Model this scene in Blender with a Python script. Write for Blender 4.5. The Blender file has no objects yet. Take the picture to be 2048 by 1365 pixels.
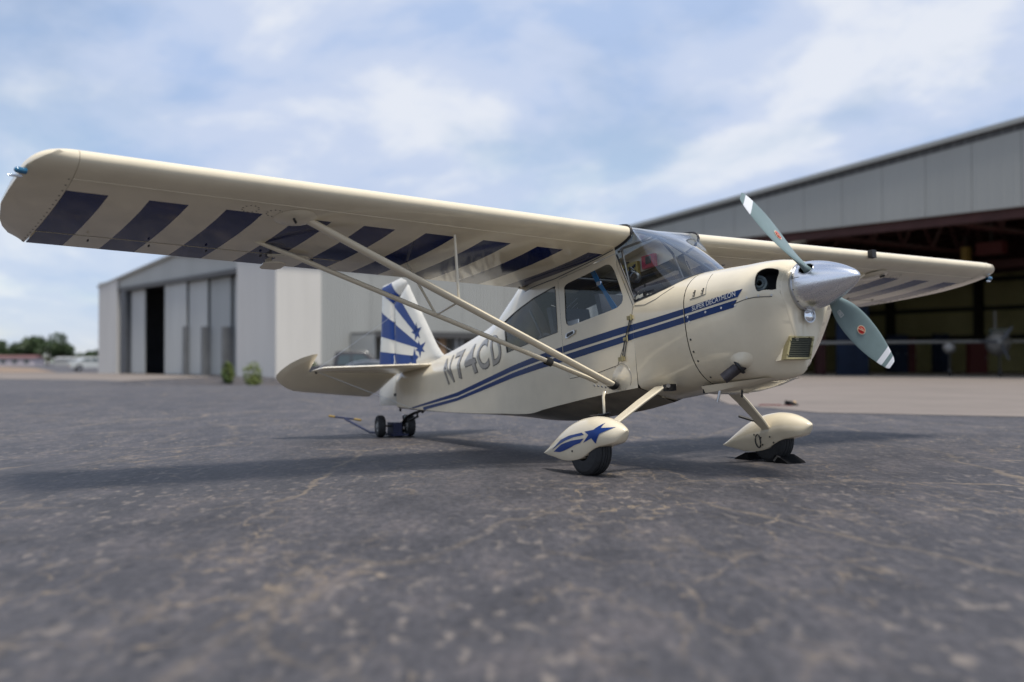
import bpy, bmesh, math, random
import numpy as np
from mathutils import Vector, Matrix, Euler, geometry
random.seed(7)
rng = np.random.default_rng(7)
D = bpy.data
scene = bpy.context.scene
COL = scene.collection

# ------------------------------------------------------------------ camera
CAM = Vector((4.854, -6.139, 0.835))
YAW, PITCH, ROLL = math.radians(145.708), math.radians(1.10), math.radians(0.07)
cd = D.cameras.new('camera'); cam = D.objects.new('camera', cd); COL.objects.link(cam)
fwd = Vector((math.cos(PITCH) * math.cos(YAW), math.cos(PITCH) * math.sin(YAW), math.sin(PITCH)))
cam.location = CAM
cam.rotation_euler = (fwd.to_track_quat('-Z', 'Y').to_matrix() @ Matrix.Rotation(-ROLL, 3, 'Z')).to_euler()
cd.sensor_width = 36; cd.lens = 39.14; cd.clip_start = 0.1; cd.clip_end = 5000
cd.dof.use_dof = True; cd.dof.focus_distance = 8.7; cd.dof.aperture_fstop = 0.92
scene.camera = cam

# ------------------------------------------------------------------ sky and sun
SUN_DIR = Vector((0.40, -0.05, 1.0)).normalized()          # towards the sun
w = D.worlds.new('World'); scene.world = w; w.use_nodes = True
nt = w.node_tree; nt.nodes.clear()
def wn(t, **k):
    n = nt.nodes.new(t)
    for a, b in k.items(): setattr(n, a, b)
    return n
L = nt.links.new
out = wn('ShaderNodeOutputWorld'); bgs = wn('ShaderNodeBackground'); bgc = wn('ShaderNodeBackground'); mix = wn('ShaderNodeMixShader')
sky = wn('ShaderNodeTexSky', sky_type='NISHITA'); sky.sun_disc = False
sky.sun_elevation = math.asin(SUN_DIR.z); sky.sun_rotation = math.atan2(SUN_DIR.x, SUN_DIR.y)
sky.air_density = 1.0; sky.dust_density = 0.3; sky.ozone_density = 1.5
L(sky.outputs[0], bgs.inputs[0]); bgs.inputs[1].default_value = 0.11
tc = wn('ShaderNodeTexCoord'); sep = wn('ShaderNodeSeparateXYZ'); L(tc.outputs['Generated'], sep.inputs[0])
def math_(op, a, b=None, clamp=False):
    n = wn('ShaderNodeMath', operation=op); n.use_clamp = clamp
    for i, v in enumerate((a, b)):
        if v is None: continue
        if isinstance(v, (int, float)): n.inputs[i].default_value = v
        else: L(v, n.inputs[i])
    return n.outputs[0]
zz = math_('ADD', math_('MAXIMUM', sep.outputs[2], 0.0), 0.34)
cmb = wn('ShaderNodeCombineXYZ'); L(math_('DIVIDE', sep.outputs[0], zz), cmb.inputs[0]); L(math_('DIVIDE', sep.outputs[1], zz), cmb.inputs[1])
def noise(scale, detail, rough, off, dist=0.0):
    mp = wn('ShaderNodeMapping'); mp.inputs['Location'].default_value = off
    L(cmb.outputs[0], mp.inputs['Vector'])
    n = wn('ShaderNodeTexNoise'); n.inputs['Scale'].default_value = scale; n.inputs['Detail'].default_value = detail
    n.inputs['Roughness'].default_value = rough; n.inputs['Distortion'].default_value = dist
    L(mp.outputs[0], n.inputs['Vector']); return n.outputs['Fac']
def ramp(fac, stops):
    r = wn('ShaderNodeValToRGB'); el = r.color_ramp.elements
    while len(el) < len(stops): el.new(0.5)
    for e, (p, c) in zip(el, stops): e.position = p; e.color = (*c, 1) if not isinstance(c, float) else (c, c, c, 1)
    r.color_ramp.interpolation = 'EASE'
    L(fac, r.inputs[0]); return r.outputs[0]
n_cov = noise(1.9, 7, 0.55, (3.1, 1.7, 0.0), 0.3)
n_col = noise(3.0, 6, 0.52, (7.4, 2.2, 1.0), 0.25)
cover = ramp(n_cov, [(0.33, 0.42), (0.53, 0.98)])
ccol = ramp(n_col, [(0.36, (0.39, 0.50, 0.72)), (0.50, (0.51, 0.585, 0.75)), (0.63, (0.69, 0.725, 0.80))])
L(ccol, bgc.inputs[0]); bgc.inputs[1].default_value = 1.0
# the cloud deck thins towards the horizon
hz = math_('MULTIPLY', cover, math_('ADD', math_('MULTIPLY', math_('MULTIPLY', sep.outputs[2], 5.0, True), 0.25), 0.75))
L(hz, mix.inputs[0]); L(bgs.outputs[0], mix.inputs[1]); L(bgc.outputs[0], mix.inputs[2]); L(mix.outputs[0], out.inputs[0])

sd = D.lights.new('sun', 'SUN'); sun = D.objects.new('sun', sd); COL.objects.link(sun)
sd.energy = 3.7; sd.angle = math.radians(13); sd.color = (1.0, 0.95, 0.87)
sun.rotation_euler = SUN_DIR.to_track_quat('Z', 'Y').to_euler()
vs = scene.view_settings; vs.view_transform = 'Standard'; vs.look = 'None'; vs.exposure = 0.2; vs.gamma = 1.0; vs.use_curve_mapping = False

# ------------------------------------------------------------------ materials
def mat(name, col, rough=0.5, metal=0.0, coat=0.0, noise_amt=0.0, noise_scale=8.0, bump=0.0, spec=0.5, inside=None):
    m = D.materials.new(name); m.use_nodes = True
    t = m.node_tree; b = t.nodes['Principled BSDF']
    b.inputs['Base Color'].default_value = (*col, 1); b.inputs['Roughness'].default_value = rough
    b.inputs['Metallic'].default_value = metal; b.inputs['Coat Weight'].default_value = coat
    b.inputs['Coat Roughness'].default_value = 0.06; b.inputs['Specular IOR Level'].default_value = spec
    if noise_amt or bump:
        c = t.nodes.new('ShaderNodeTexCoord'); n = t.nodes.new('ShaderNodeTexNoise')
        n.inputs['Scale'].default_value = noise_scale; n.inputs['Detail'].default_value = 6; n.inputs['Roughness'].default_value = 0.6
        t.links.new(c.outputs['Object'], n.inputs['Vector'])
        if noise_amt:
            r = t.nodes.new('ShaderNodeValToRGB')
            lo = [x * (1 - noise_amt) for x in col]; hi = [min(1, x * (1 + noise_amt * 0.7)) for x in col]
            r.color_ramp.elements[0].position = 0.3; r.color_ramp.elements[0].color = (*lo, 1)
            r.color_ramp.elements[1].position = 0.7; r.color_ramp.elements[1].color = (*hi, 1)
            t.links.new(n.outputs['Fac'], r.inputs[0]); t.links.new(r.outputs[0], b.inputs['Base Color'])
            q = t.nodes.new('ShaderNodeMath'); q.operation = 'MULTIPLY_ADD'; q.inputs[1].default_value = 0.12; q.inputs[2].default_value = rough - 0.06
            t.links.new(n.outputs['Fac'], q.inputs[0]); t.links.new(q.outputs[0], b.inputs['Roughness'])
        if bump:
            p = t.nodes.new('ShaderNodeBump'); p.inputs['Strength'].default_value = bump; p.inputs['Distance'].default_value = 0.01
            t.links.new(n.outputs['Fac'], p.inputs['Height']); t.links.new(p.outputs[0], b.inputs['Normal'])
    if inside:      # a thin skin whose inner side is bare fabric lining
        d = t.nodes.new('ShaderNodeBsdfDiffuse'); d.inputs[0].default_value = (*inside, 1)
        g = t.nodes.new('ShaderNodeNewGeometry'); x = t.nodes.new('ShaderNodeMixShader')
        t.links.new(g.outputs['Backfacing'], x.inputs[0]); t.links.new(b.outputs[0], x.inputs[1]); t.links.new(d.outputs[0], x.inputs[2])
        t.links.new(x.outputs[0], t.nodes['Material Output'].inputs[0])
    return m
def glass(name, tint, refl=1.0):
    m = D.materials.new(name); m.use_nodes = True; t = m.node_tree; t.nodes.clear()
    o = t.nodes.new('ShaderNodeOutputMaterial'); a = t.nodes.new('ShaderNodeBsdfTransparent'); a.inputs[0].default_value = (*tint, 1)
    g = t.nodes.new('ShaderNodeBsdfGlossy'); g.inputs['Roughness'].default_value = 0.04; g.inputs[0].default_value = (1, 1, 1, 1)
    lw = t.nodes.new('ShaderNodeLayerWeight'); lw.inputs[0].default_value = 0.5; f = t.nodes.new('ShaderNodeMath'); f.operation = 'POWER'; f.inputs[1].default_value = 3.2; t.links.new(lw.outputs['Facing'], f.inputs[0])
    q = t.nodes.new('ShaderNodeMath'); q.operation = 'MULTIPLY_ADD'; q.inputs[1].default_value = 0.85 * refl; q.inputs[2].default_value = 0.055 * refl; q.use_clamp = True
    x = t.nodes.new('ShaderNodeMixShader')
    t.links.new(f.outputs[0], q.inputs[0]); t.links.new(q.outputs[0], x.inputs[0]); t.links.new(a.outputs[0], x.inputs[1]); t.links.new(g.outputs[0], x.inputs[2]); t.links.new(x.outputs[0], o.inputs[0])
    return m
CREAM = (0.715, 0.632, 0.475)
M = dict(
    cream=mat('cream_paint', CREAM, 0.2, coat=0.35, noise_amt=0.07, noise_scale=3.0),
    wingskin=mat('wing_paint', CREAM, 0.09, noise_amt=0.07, noise_scale=3.5, spec=.40, bump=.10),
    fabric=mat('cream_skin', CREAM, 0.17, coat=0.4, noise_amt=0.07, noise_scale=3.0, bump=.03, inside=(0.10, 0.09, 0.06)),
    white=mat('fin_white', (0.72, 0.69, 0.61), 0.22, coat=0.5, noise_amt=0.03),
    blue=mat('blue_paint', (0.006, 0.030, 0.125), 0.32, noise_amt=0.12, noise_scale=5, spec=.3),
    finblue=mat('fin_blue', (0.010, 0.042, 0.20), 0.35, noise_amt=0.08, spec=.3),
    navy=mat('navy_paint', (0.007, 0.015, 0.085), 0.09, noise_amt=0.25, noise_scale=3.5, spec=.16, bump=.10),
    belly=mat('dark_belly', (0.26, 0.225, 0.17), 0.35, noise_amt=0.35, noise_scale=5.0),  # darker, mottled tone for the whole underside
    black=mat('black_rubber_trim', (0.012, 0.012, 0.013), 0.55),
    chock=mat('chock_rubber', (0.008, 0.008, 0.009), 0.9, spec=.08),
    tyre=mat('tyre_rubber', (0.016, 0.017, 0.019), 0.75, noise_amt=0.3, noise_scale=30, bump=0.2),
    steel=mat('steel', (0.55, 0.56, 0.58), 0.3, 1.0, noise_amt=0.1, noise_scale=20),
    dark_steel=mat('dark_steel', (0.05, 0.048, 0.046), 0.45, 0.6, noise_amt=0.3, noise_scale=30),
    exhaust=mat('exhaust_steel', (0.07, 0.062, 0.065), 0.5, 0.7, noise_amt=0.3, noise_scale=25),
    interior=mat('dark_interior', (0.018, 0.018, 0.019), 0.7),
    seat=mat('seat_vinyl', (0.045, 0.045, 0.05), 0.5), lining=mat('tan_lining', (0.16, 0.135, 0.09), 0.8, noise_amt=.2), net=mat('cargo_cord', (0.5, 0.5, 0.48), 0.7),
    tube=mat('dark_tube', (0.04, 0.042, 0.042), 0.4),
    yellow=mat('ochre_panel', (0.48, 0.33, 0.07), 0.5),
    red=mat('red_pouch', (0.42, 0.012, 0.03), 0.5),
    beltblue=mat('blue_webbing', (0.02, 0.16, 0.36), 0.7),
    letter=mat('grey_letter', (0.25, 0.23, 0.20), 0.3, coat=0.4, noise_amt=0.05),
    letter_edge=mat('letter_edge', (0.04, 0.04, 0.04), 0.4),
    silver=mat('silver_paint', (0.62, 0.62, 0.6), 0.3, coat=0.3),
    prop=mat('propeller_grey', (0.165, 0.225, 0.225), 0.4, noise_amt=0.08, noise_scale=12),
    propwhite=mat('propeller_white', (0.72, 0.73, 0.75), 0.4),
    logo_red=mat('decal_red', (0.5, 0.02, 0.015), 0.4),
    logo_cream=mat('decal_cream', (0.7, 0.58, 0.4), 0.4),
    lens=mat('lamp_glass', (0.75, 0.77, 0.8), 0.08, 1.0),
    bluelens=mat('blue_lens', (0.005, 0.10, 0.20), 0.1, coat=1.0),
    cooler=mat('cooler_fins', (0.075, 0.075, 0.05), 0.5, 0.5),
    brass=mat('brass_frame', (0.34, 0.29, 0.15), 0.45, 0.4, noise_amt=0.2, noise_scale=40),
    cyl=mat('engine_metal', (0.10, 0.13, 0.14), 0.5, 0.3, noise_amt=0.4, noise_scale=40),
    glass=glass('window_glass', (0.84, 0.88, 0.92), 0.5), shield=glass('windshield_glass', (0.86, 0.91, 0.97), 1.3),
    dollyblue=mat('dolly_blue', (0.008, 0.012, 0.05), 0.5, noise_amt=0.2, noise_scale=20),
)
def brushed():
    m = mat('polished_spinner', (0.80, 0.81, 0.84), 0.16, 1.0); t = m.node_tree; b = t.nodes['Principled BSDF']
    c = t.nodes.new('ShaderNodeTexCoord'); mp = t.nodes.new('ShaderNodeMapping'); mp.inputs['Scale'].default_value = (3, 60, 60)
    n = t.nodes.new('ShaderNodeTexNoise'); n.inputs['Scale'].default_value = 3; n.inputs['Detail'].default_value = 5
    t.links.new(c.outputs['Object'], mp.inputs[0]); t.links.new(mp.outputs[0], n.inputs['Vector'])
    q = t.nodes.new('ShaderNodeMath'); q.operation = 'MULTIPLY_ADD'; q.inputs[1].default_value = 0.2; q.inputs[2].default_value = 0.15
    t.links.new(n.outputs['Fac'], q.inputs[0]); t.links.new(q.outputs[0], b.inputs['Roughness'])
    p = t.nodes.new('ShaderNodeBump'); p.inputs['Strength'].default_value = 0.04; p.inputs['Distance'].default_value = 0.01
    t.links.new(n.outputs['Fac'], p.inputs['Height']); t.links.new(p.outputs[0], b.inputs['Normal'])
    return m
M['spinner'] = brushed()

# ------------------------------------------------------------------ builders
def tag(o, label=None, cat=None, group=None, kind=None):
    for k, v in (('label', label), ('category', cat), ('group', group), ('kind', kind)):
        if v: o[k] = v
    return o
def empty(name, loc=(0, 0, 0), rot=(0, 0, 0), **k):
    o = D.objects.new(name, None); o.empty_display_size = 0.3; COL.objects.link(o); o.location = loc; o.rotation_euler = rot
    return tag(o, **k)
def link(name, me, mats, parent=None, loc=None):
    for m in (mats if isinstance(mats, (list, tuple)) else [mats]): me.materials.append(M[m] if isinstance(m, str) else m)
    o = D.objects.new(name, me); COL.objects.link(o)
    if parent is not None: o.parent = parent
    if loc is not None: o.location = loc
    return o
def mesh(name, vs_, fs, mats, parent=None, smooth=True, mi=None, loc=None, angle=40, outward=None):
    me = D.meshes.new(name); me.from_pydata([tuple(map(float, v)) for v in vs_], [], [tuple(int(i) for i in f) for f in fs])
    if mi is not None: me.polygons.foreach_set('material_index', np.array(mi, dtype=np.int32))
    bm = bmesh.new(); bm.from_mesh(me)
    bmesh.ops.remove_doubles(bm, verts=bm.verts, dist=1e-5)
    bmesh.ops.dissolve_degenerate(bm, edges=bm.edges, dist=1e-6)
    if outward is None: bmesh.ops.recalc_face_normals(bm, faces=bm.faces)
    else:
        bm.normal_update(); c = Vector(outward)
        fl = [f for f in bm.faces if f.normal.dot(f.calc_center_median() - Vector((f.calc_center_median().x, c.y, c.z))) < 0]
        bmesh.ops.reverse_faces(bm, faces=fl)
    bm.to_mesh(me); bm.free()
    if smooth:
        me.polygons.foreach_set('use_smooth', np.ones(len(me.polygons), dtype=bool))
        me.set_sharp_from_angle(angle=math.radians(angle))
    me.update()
    return link(name, me, mats, parent, loc)
class MB:
    """collects shapes into one mesh"""
    def __init__(s): s.v = []; s.f = []; s.m = []
    def add(s, v, f, mi=0):
        o = len(s.v); s.v += [tuple(map(float, p)) for p in v]; s.f += [tuple(i + o for i in q) for q in f]; s.m += [mi] * len(f); return s
    def box(s, lo, hi, mi=0, T=None):
        x0, y0, z0 = lo; x1, y1, z1 = hi
        v = [(x0, y0, z0), (x1, y0, z0), (x1, y1, z0), (x0, y1, z0), (x0, y0, z1), (x1, y0, z1), (x1, y1, z1), (x0, y1, z1)]
        if T: v = [T(*p) for p in v]
        return s.add(v, [(3, 2, 1, 0), (4, 5, 6, 7), (0, 1, 5, 4), (1, 2, 6, 5), (2, 3, 7, 6), (3, 0, 4, 7)], mi)
    def tube(s, pts, r, n=10, mi=0, caps=True, flat=None):
        """swept tube; r a number or one per point; flat = (axis, factor) squashes it into a streamlined bar"""
        P = [Vector(p) for p in pts]; R = r if isinstance(r, (list, tuple)) else [r] * len(P); v = []; f = []
        for i, p in enumerate(P):
            d = (P[min(i + 1, len(P) - 1)] - P[max(i - 1, 0)]).normalized()
            a = Vector(flat[0]) if flat else (Vector((0, 0, 1)) if abs(d.z) < 0.9 else Vector((1, 0, 0)))
            a = (a - d * a.dot(d)).normalized(); b = d.cross(a); k = flat[1] if flat else 1.0
            for j in range(n):
                t = 2 * math.pi * j / n; v.append(p + a * math.cos(t) * R[i] + b * math.sin(t) * R[i] * k)
        for i in range(len(P) - 1):
            for j in range(n): f.append((i * n + j, i * n + (j + 1) % n, (i + 1) * n + (j + 1) % n, (i + 1) * n + j))
        if caps: f += [tuple(range(n))[::-1], tuple((len(P) - 1) * n + j for j in range(n))]
        return s.add(v, f, mi)
    def lathe(s, prof, origin, axis, n=24, mi=0):
        """prof: (distance along axis, radius)"""
        o = Vector(origin); d = Vector(axis).normalized(); a = (Vector((0, 0, 1)) if abs(d.z) < 0.9 else Vector((1, 0, 0))); a = (a - d * a.dot(d)).normalized(); b = d.cross(a)
        v = []; f = []
        for h, r in prof:
            for j in range(n):
                t = 2 * math.pi * j / n; v.append(o + d * h + (a * math.cos(t) + b * math.sin(t)) * r)
        for i in range(len(prof) - 1):
            for j in range(n): f.append((i * n + j, i * n + (j + 1) % n, (i + 1) * n + (j + 1) % n, (i + 1) * n + j))
        return s.add(v, f, mi)
    def prism(s, poly, fn, lo, hi, mi=0):
        """poly in (u, v) extruded between lo and hi along the third coordinate of fn(u, v, w)"""
        n = len(poly); v = [fn(a, b, lo) for a, b in poly] + [fn(a, b, hi) for a, b in poly]
        f = [tuple(range(n))[::-1], tuple(range(n, 2 * n))] + [(i, (i + 1) % n, n + (i + 1) % n, n + i) for i in range(n)]
        return s.add(v, f, mi)
    def build(s, name, mats, parent=None, smooth=False, loc=None, angle=40):
        return mesh(name, s.v, s.f, mats, parent, smooth, s.m if len(set(s.m)) > 1 else None, loc, angle)
def dens(poly, step, closed=True):
    o = []; n = len(poly)
    for i in range(n if closed else n - 1):
        a = np.array(poly[i], float); b = np.array(poly[(i + 1) % n], float); k = max(1, int(math.ceil(np.hypot(*(b - a)) / step)))
        for j in range(k): o.append(tuple(a + (b - a) * j / k))
    if not closed: o.append(tuple(map(float, poly[-1])))
    return o
def inside(poly, x, y):
    p = np.array(poly); c = False; j = len(p) - 1
    for i in range(len(p)):
        if (p[i][1] > y) != (p[j][1] > y) and x < (p[j][0] - p[i][0]) * (y - p[i][1]) / (p[j][1] - p[i][1]) + p[i][0]: c = not c
        j = i
    return c
def inside_many(poly, pts):
    p = np.array(poly); q = np.roll(p, 1, 0); x = pts[:, 0][:, None]; y = pts[:, 1][:, None]
    cond = (p[None, :, 1] > y) != (q[None, :, 1] > y)
    with np.errstate(divide='ignore', invalid='ignore'):
        xi = (q[None, :, 0] - p[None, :, 0]) * (y - p[None, :, 1]) / (q[None, :, 1] - p[None, :, 1]) + p[None, :, 0]
    return ((cond & (x < xi)).sum(1) % 2) == 1
def patch2d(outer, holes, cu, cv):
    """triangulated sheet in (u, v): outline, holes, interior grid of cell cu x cv (v is scaled so that cells are square)"""
    k = cu / cv
    S = lambda P: [(a, b * k) for a, b in P]
    loops = [dens(S(outer), cu)] + [dens(S(h), cu) for h in holes]
    pts = []; edges = []
    for l in loops:
        o = len(pts); pts += l; edges += [(o + i, o + (i + 1) % len(l)) for i in range(len(l))]
    B = np.array(pts); lo = B.min(0); hi = B.max(0)
    gx, gy = np.meshgrid(np.arange(lo[0] + cu / 2, hi[0], cu), np.arange(lo[1] + cu / 2, hi[1], cu))
    G = np.c_[gx.ravel(), gy.ravel()]
    if len(G):
        G = G[inside_many(loops[0], G)]
        for h in loops[1:]:
            if len(G): G = G[~inside_many(h, G)]
        if len(G):
            dmin = np.full(len(G), 9.0)
            for b in B: dmin = np.minimum(dmin, np.hypot(G[:, 0] - b[0], G[:, 1] - b[1]))
            G = G[dmin > cu * 0.45]; pts += [tuple(g) for g in G]
    r = geometry.delaunay_2d_cdt([Vector(p) for p in pts], edges, [], 0, 1e-6)
    V = np.array([(p.x, p.y) for p in r[0]]); F = np.array([f for f in r[2] if len(f) == 3])
    C = V[F].mean(1); ok = inside_many(loops[0], C)
    for h in loops[1:]: ok &= ~inside_many(h, C)
    return np.c_[V[:, 0], V[:, 1] / k], F[ok]

def pchip(xs,ys):
    xs=np.array(xs,float);ys=np.array(ys,float)
    o=np.argsort(xs);xs=xs[o];ys=ys[o]
    h=np.diff(xs);d=np.diff(ys)/h;m=np.zeros(len(xs));m[0]=d[0];m[-1]=d[-1]
    for i in range(1,len(xs)-1):
        if d[i-1]*d[i]>0:
            w1=2*h[i]+h[i-1];w2=h[i]+2*h[i-1];m[i]=(w1+w2)/(w1/d[i-1]+w2/d[i])
    def f(x):
        x=min(max(x,xs[0]),xs[-1]);i=min(max(int(np.searchsorted(xs,x))-1,0),len(h)-1)
        t=(x-xs[i])/h[i]
        return ((2*t**3-3*t*t+1)*ys[i]+(t**3-2*t*t+t)*h[i]*m[i]+(-2*t**3+3*t*t)*ys[i+1]+(t**3-t*t)*h[i]*m[i+1])
    return f
class Body:
    """A lofted body: s runs 0 (top centre) to 1 (belly centre) round one half of the section."""
    def __init__(b,xs,rake=None,**t):
        b.f={k:pchip(xs,v) for k,v in t.items()};b.rake=rake;b.c={};b.e={}
    def sec(b,x):
        K=round(x,4)
        if K in b.c: return b.c[K]
        g={n:f(x) for n,f in b.f.items()}
        a=np.linspace(0,np.pi/2,91)
        yu=g['hw']*np.sin(a)**(2/g['nu']);zu=g['zs']+(g['zt']-g['zs'])*np.cos(a)**(2/g['nu'])
        w=np.sin(a)**(2/g['nl']);yl=g['hw']*np.cos(a)**(2/g['nl'])
        zl=g['zs']-(g['zs']-g['zb'])*w+(g['zc']-g['zb'])*w*(1-(yl/g['hw'])**2)
        k=g.get('bx',0)
        if k:   # flat side, hard lower edge, shallow V belly
            f=np.minimum(1,np.tan(a));h=np.where(a>np.pi/4,1/np.tan(np.maximum(a,.1)),1.0)
            yb=g['hw']*np.where(a<=np.pi/4,1-.015*f,.985*h);zb_=np.where(a<=np.pi/4,g['zs']+(g['zb']-g['zs'])*f,g['zb']+(g['zc']-g['zb'])*(1-h))
            yb[-1]=0;yl=yl*(1-k)+yb*k;zl=zl*(1-k)+zb_*k
        y=np.r_[yu,yl[1:]];z=np.r_[zu,zl[1:]]
        s=np.r_[0,np.cumsum(np.hypot(np.diff(y),np.diff(z)))];L=s[-1];s=s/L
        b.c[K]=(s,y,z,L);b.e[K]=s[90+45];return b.c[K]
    def pt(b,x,s):
        S,y,z,L=b.sec(x);Y=np.interp(s,S,y);Z=np.interp(s,S,z)
        X=x-(b.rake(x,Z) if b.rake else 0)
        return np.array([X,Y,Z])
    def edge(b,x):
        b.sec(x);return float(b.e[round(x,4)])
    def s_of_z(b,x,zq):
        S,y,z,L=b.sec(x);return float(np.interp(-zq,-z,S))
def rake(x,z):
    w=min(max((x+.95)/.4,0),1);w=w*w*(3-2*w);u=min(max((-.12-z)/.42,0),1)
    return .05*w*u
COWL=Body([-1.27,-1.0,-.8,-.65,-.55,-.50,-.475],rake=rake,
 hw=[.425,.432,.432,.42,.385,.33,.26],
 zt=[.268,.25,.232,.222,.21,.195,.175],
 zs=[-.05]*7,
 zb=[-.60,-.61,-.615,-.61,-.60,-.585,-.57],
 zc=[-.63,-.635,-.635,-.63,-.615,-.60,-.58],
 nu=[2.3,2.3,2.4,2.5,2.5,2.3,2.2],
 nl=[2.8,3.0,2.6,1.8,1.3,1.1,1.05])
DECK=Body([-1.27,-1.6,-1.95],
 hw=[.425,.40,.383],zt=[.268,.268,.268],zs=[-.05,-.05,-.05],zb=[-.60,-.575,-.57],zc=[-.63,-.65,-.67],
 nu=[2.3,2.5,3.2],nl=[2.8,3.2,4],bx=[.001,.12,1])
CABIN=Body([-1.85,-2.3,-2.9,-3.2,-3.4,-3.65,-3.9,-4.36,-4.94,-5.5,-6.0,-6.5],
 hw=[.384,.38,.38,.378,.362,.34,.314,.265,.205,.15,.10,.045],
 zt=[.74,.74,.73,.70,.68,.66,.585,.375,.24,.16,.125,.10],
 zs=[-.05,0,0,.02,.04,.05,.05,.02,-.03,-.03,-.02,0],
 zb=[-.565,-.575,-.605,-.625,-.64,-.625,-.60,-.56,-.50,-.44,-.38,-.315],
 zc=[-.675,-.715,-.73,-.725,-.71,-.68,-.64,-.58,-.515,-.45,-.39,-.32],
 nu=[12,12,12,7,4,2.6,1.8,1.3,1.15,1.1,1.1,1.1],
 nl=[6,9,10,10,10,10,9,8,7,6,5,4],bx=[1]*9+[.9,.8,.7])


# ------------------------------------------------------------------ airfield: r metres to the right, a metres ahead of where the photographer stands
AX, RX = Vector((math.cos(YAW), math.sin(YAW), 0)), Vector((math.sin(YAW), -math.cos(YAW), 0)); C0 = Vector((CAM.x, CAM.y, 0))
def site(r, a, z=0.0): return C0 + RX * r + AX * a + Vector((0, 0, z))
def dip(r, a):       # the car park behind the ramp lies a little lower
    s = lambda x: max(0, min(1, x)) ** 2 * (3 - 2 * max(0, min(1, x)))
    return -.45 * s((a - 41) / 6) * s((64 - a) / 4) * s((r + 17.5) / 2.5) * s((2 - r) / 4)
def nodes(name):
    m = D.materials.new(name); m.use_nodes = True; return m, m.node_tree, m.node_tree.nodes['Principled BSDF']
def asphalt():
    m, t, b = nodes('asphalt'); N = lambda k: t.nodes.new(k); K = t.links.new
    g = N('ShaderNodeNewGeometry')
    # the surface was rolled in lanes, so its wear runs lengthwise
    lm = N('ShaderNodeMapping'); lm.vector_type = 'TEXTURE'; lm.inputs['Rotation'].default_value = (0, 0, YAW); lm.inputs['Scale'].default_value = (2.2, 1, 1); K(g.outputs['Position'], lm.inputs[0]); lane = lm.outputs[0]
    def ns(scale, det, rough, off=0.0, dist=0.0):
        n = N('ShaderNodeTexNoise'); n.inputs['Scale'].default_value = scale; n.inputs['Detail'].default_value = det; n.inputs['Roughness'].default_value = rough; n.inputs['Distortion'].default_value = dist
        mp = N('ShaderNodeMapping'); mp.inputs['Location'].default_value = (off, off * .7, 0); K(lane, mp.inputs[0]); K(mp.outputs[0], n.inputs['Vector']); return n
    def rp(src, stops):
        r = N('ShaderNodeValToRGB'); e = r.color_ramp.elements
        while len(e) < len(stops): e.new(.5)
        for q, (p, c) in zip(e, stops): q.position = p; q.color = (*c, 1) if isinstance(c, tuple) else (c, c, c, 1)
        K(src, r.inputs[0]); return r.outputs[0]
    def mx(f, a, c, mode='MIX'):
        x = N('ShaderNodeMix'); x.data_type = 'RGBA'; x.blend_type = mode
        if isinstance(f, float): x.inputs[0].default_value = f
        else: K(f, x.inputs[0])
        for i, v in ((6, a), (7, c)):
            if isinstance(v, tuple): x.inputs[i].default_value = (*v, 1)
            else: K(v, x.inputs[i])
        return x.outputs[2]
    def mt(op, a, c):
        x = N('ShaderNodeMath'); x.operation = op
        for i, v in enumerate((a, c)):
            if isinstance(v, (int, float)): x.inputs[i].default_value = v
            else: K(v, x.inputs[i])
        return x.outputs[0]
    big = ns(.22, 4, .55, 3.0); mid = ns(2.6, 6, .65, 9.0); fine = ns(24, 5, .7, 1.0); spk = ns(13, 3, .6, 5.0)
    base = rp(big.outputs['Fac'], [(.30, (.040, .038, .043)), (.70, (.060, .057, .062))])
    base = mx(.75, base, rp(mid.outputs['Fac'], [(.34, (.42, .42, .45)), (.53, (1, .98, .97)), (.68, (1.7, 1.55, 1.42))]), 'MULTIPLY')
    base = mx(.8, base, rp(fine.outputs['Fac'], [(.36, (.5, .5, .52)), (.60, (1.35, 1.33, 1.30))]), 'MULTIPLY')
    # pale stone showing through the worn binder
    worn = mt('MULTIPLY', rp(spk.outputs['Fac'], [(.56, 0.0), (.66, 1.0)]), rp(ns(.9, 3, .6, 21.0).outputs['Fac'], [(.36, .08), (.64, .75)]))
    base = mx(worn, base, (.20, .168, .14))
    # cracks filled with sandy dirt
    def cracks(scale, off, w0, w1, warp):
        n = ns(scale * 1.7, 5, .62, off); v = N('ShaderNodeTexVoronoi'); v.feature = 'DISTANCE_TO_EDGE'; v.inputs['Scale'].default_value = scale
        a = N('ShaderNodeVectorMath'); a.operation = 'MULTIPLY_ADD'; K(n.outputs['Color'], a.inputs[0]); a.inputs[1].default_value = (warp, warp, 0); K(lane, a.inputs[2]); K(a.outputs[0], v.inputs['Vector'])
        return rp(v.outputs['Distance'], [(w0, 1.0), (w1, 0.0)])
    ck = mt('MULTIPLY', cracks(1.7, 2.0, .003, .022, .7), rp(ns(.8, 4, .6, 31.0).outputs['Fac'], [(.47, 0.0), (.62, .62)]))
    ck = mt('MULTIPLY', ck, rp(ns(7, 4, .7, 11.0).outputs['Fac'], [(.42, .0), (.62, 1.0)]))
    ck2 = mt('MULTIPLY', mt('MULTIPLY', cracks(.42, 7.0, .003, .012, .8), rp(ns(.5, 3, .6, 14.0).outputs['Fac'], [(.43, 0.0), (.58, .48)])), rp(ns(5, 4, .7, 17.0).outputs['Fac'], [(.36, .15), (.58, 1.0)]))
    ck3 = mt('MULTIPLY', mt('MULTIPLY', cracks(3.6, 23.0, .006, .05, .35), rp(ns(1.1, 4, .6, 41.0).outputs['Fac'], [(.46, 0.0), (.62, .55)])), rp(ns(6, 4, .7, 27.0).outputs['Fac'], [(.40, 0.0), (.62, 1.0)])); base = mx(ck3, base, (.24, .18, .115))
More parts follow.
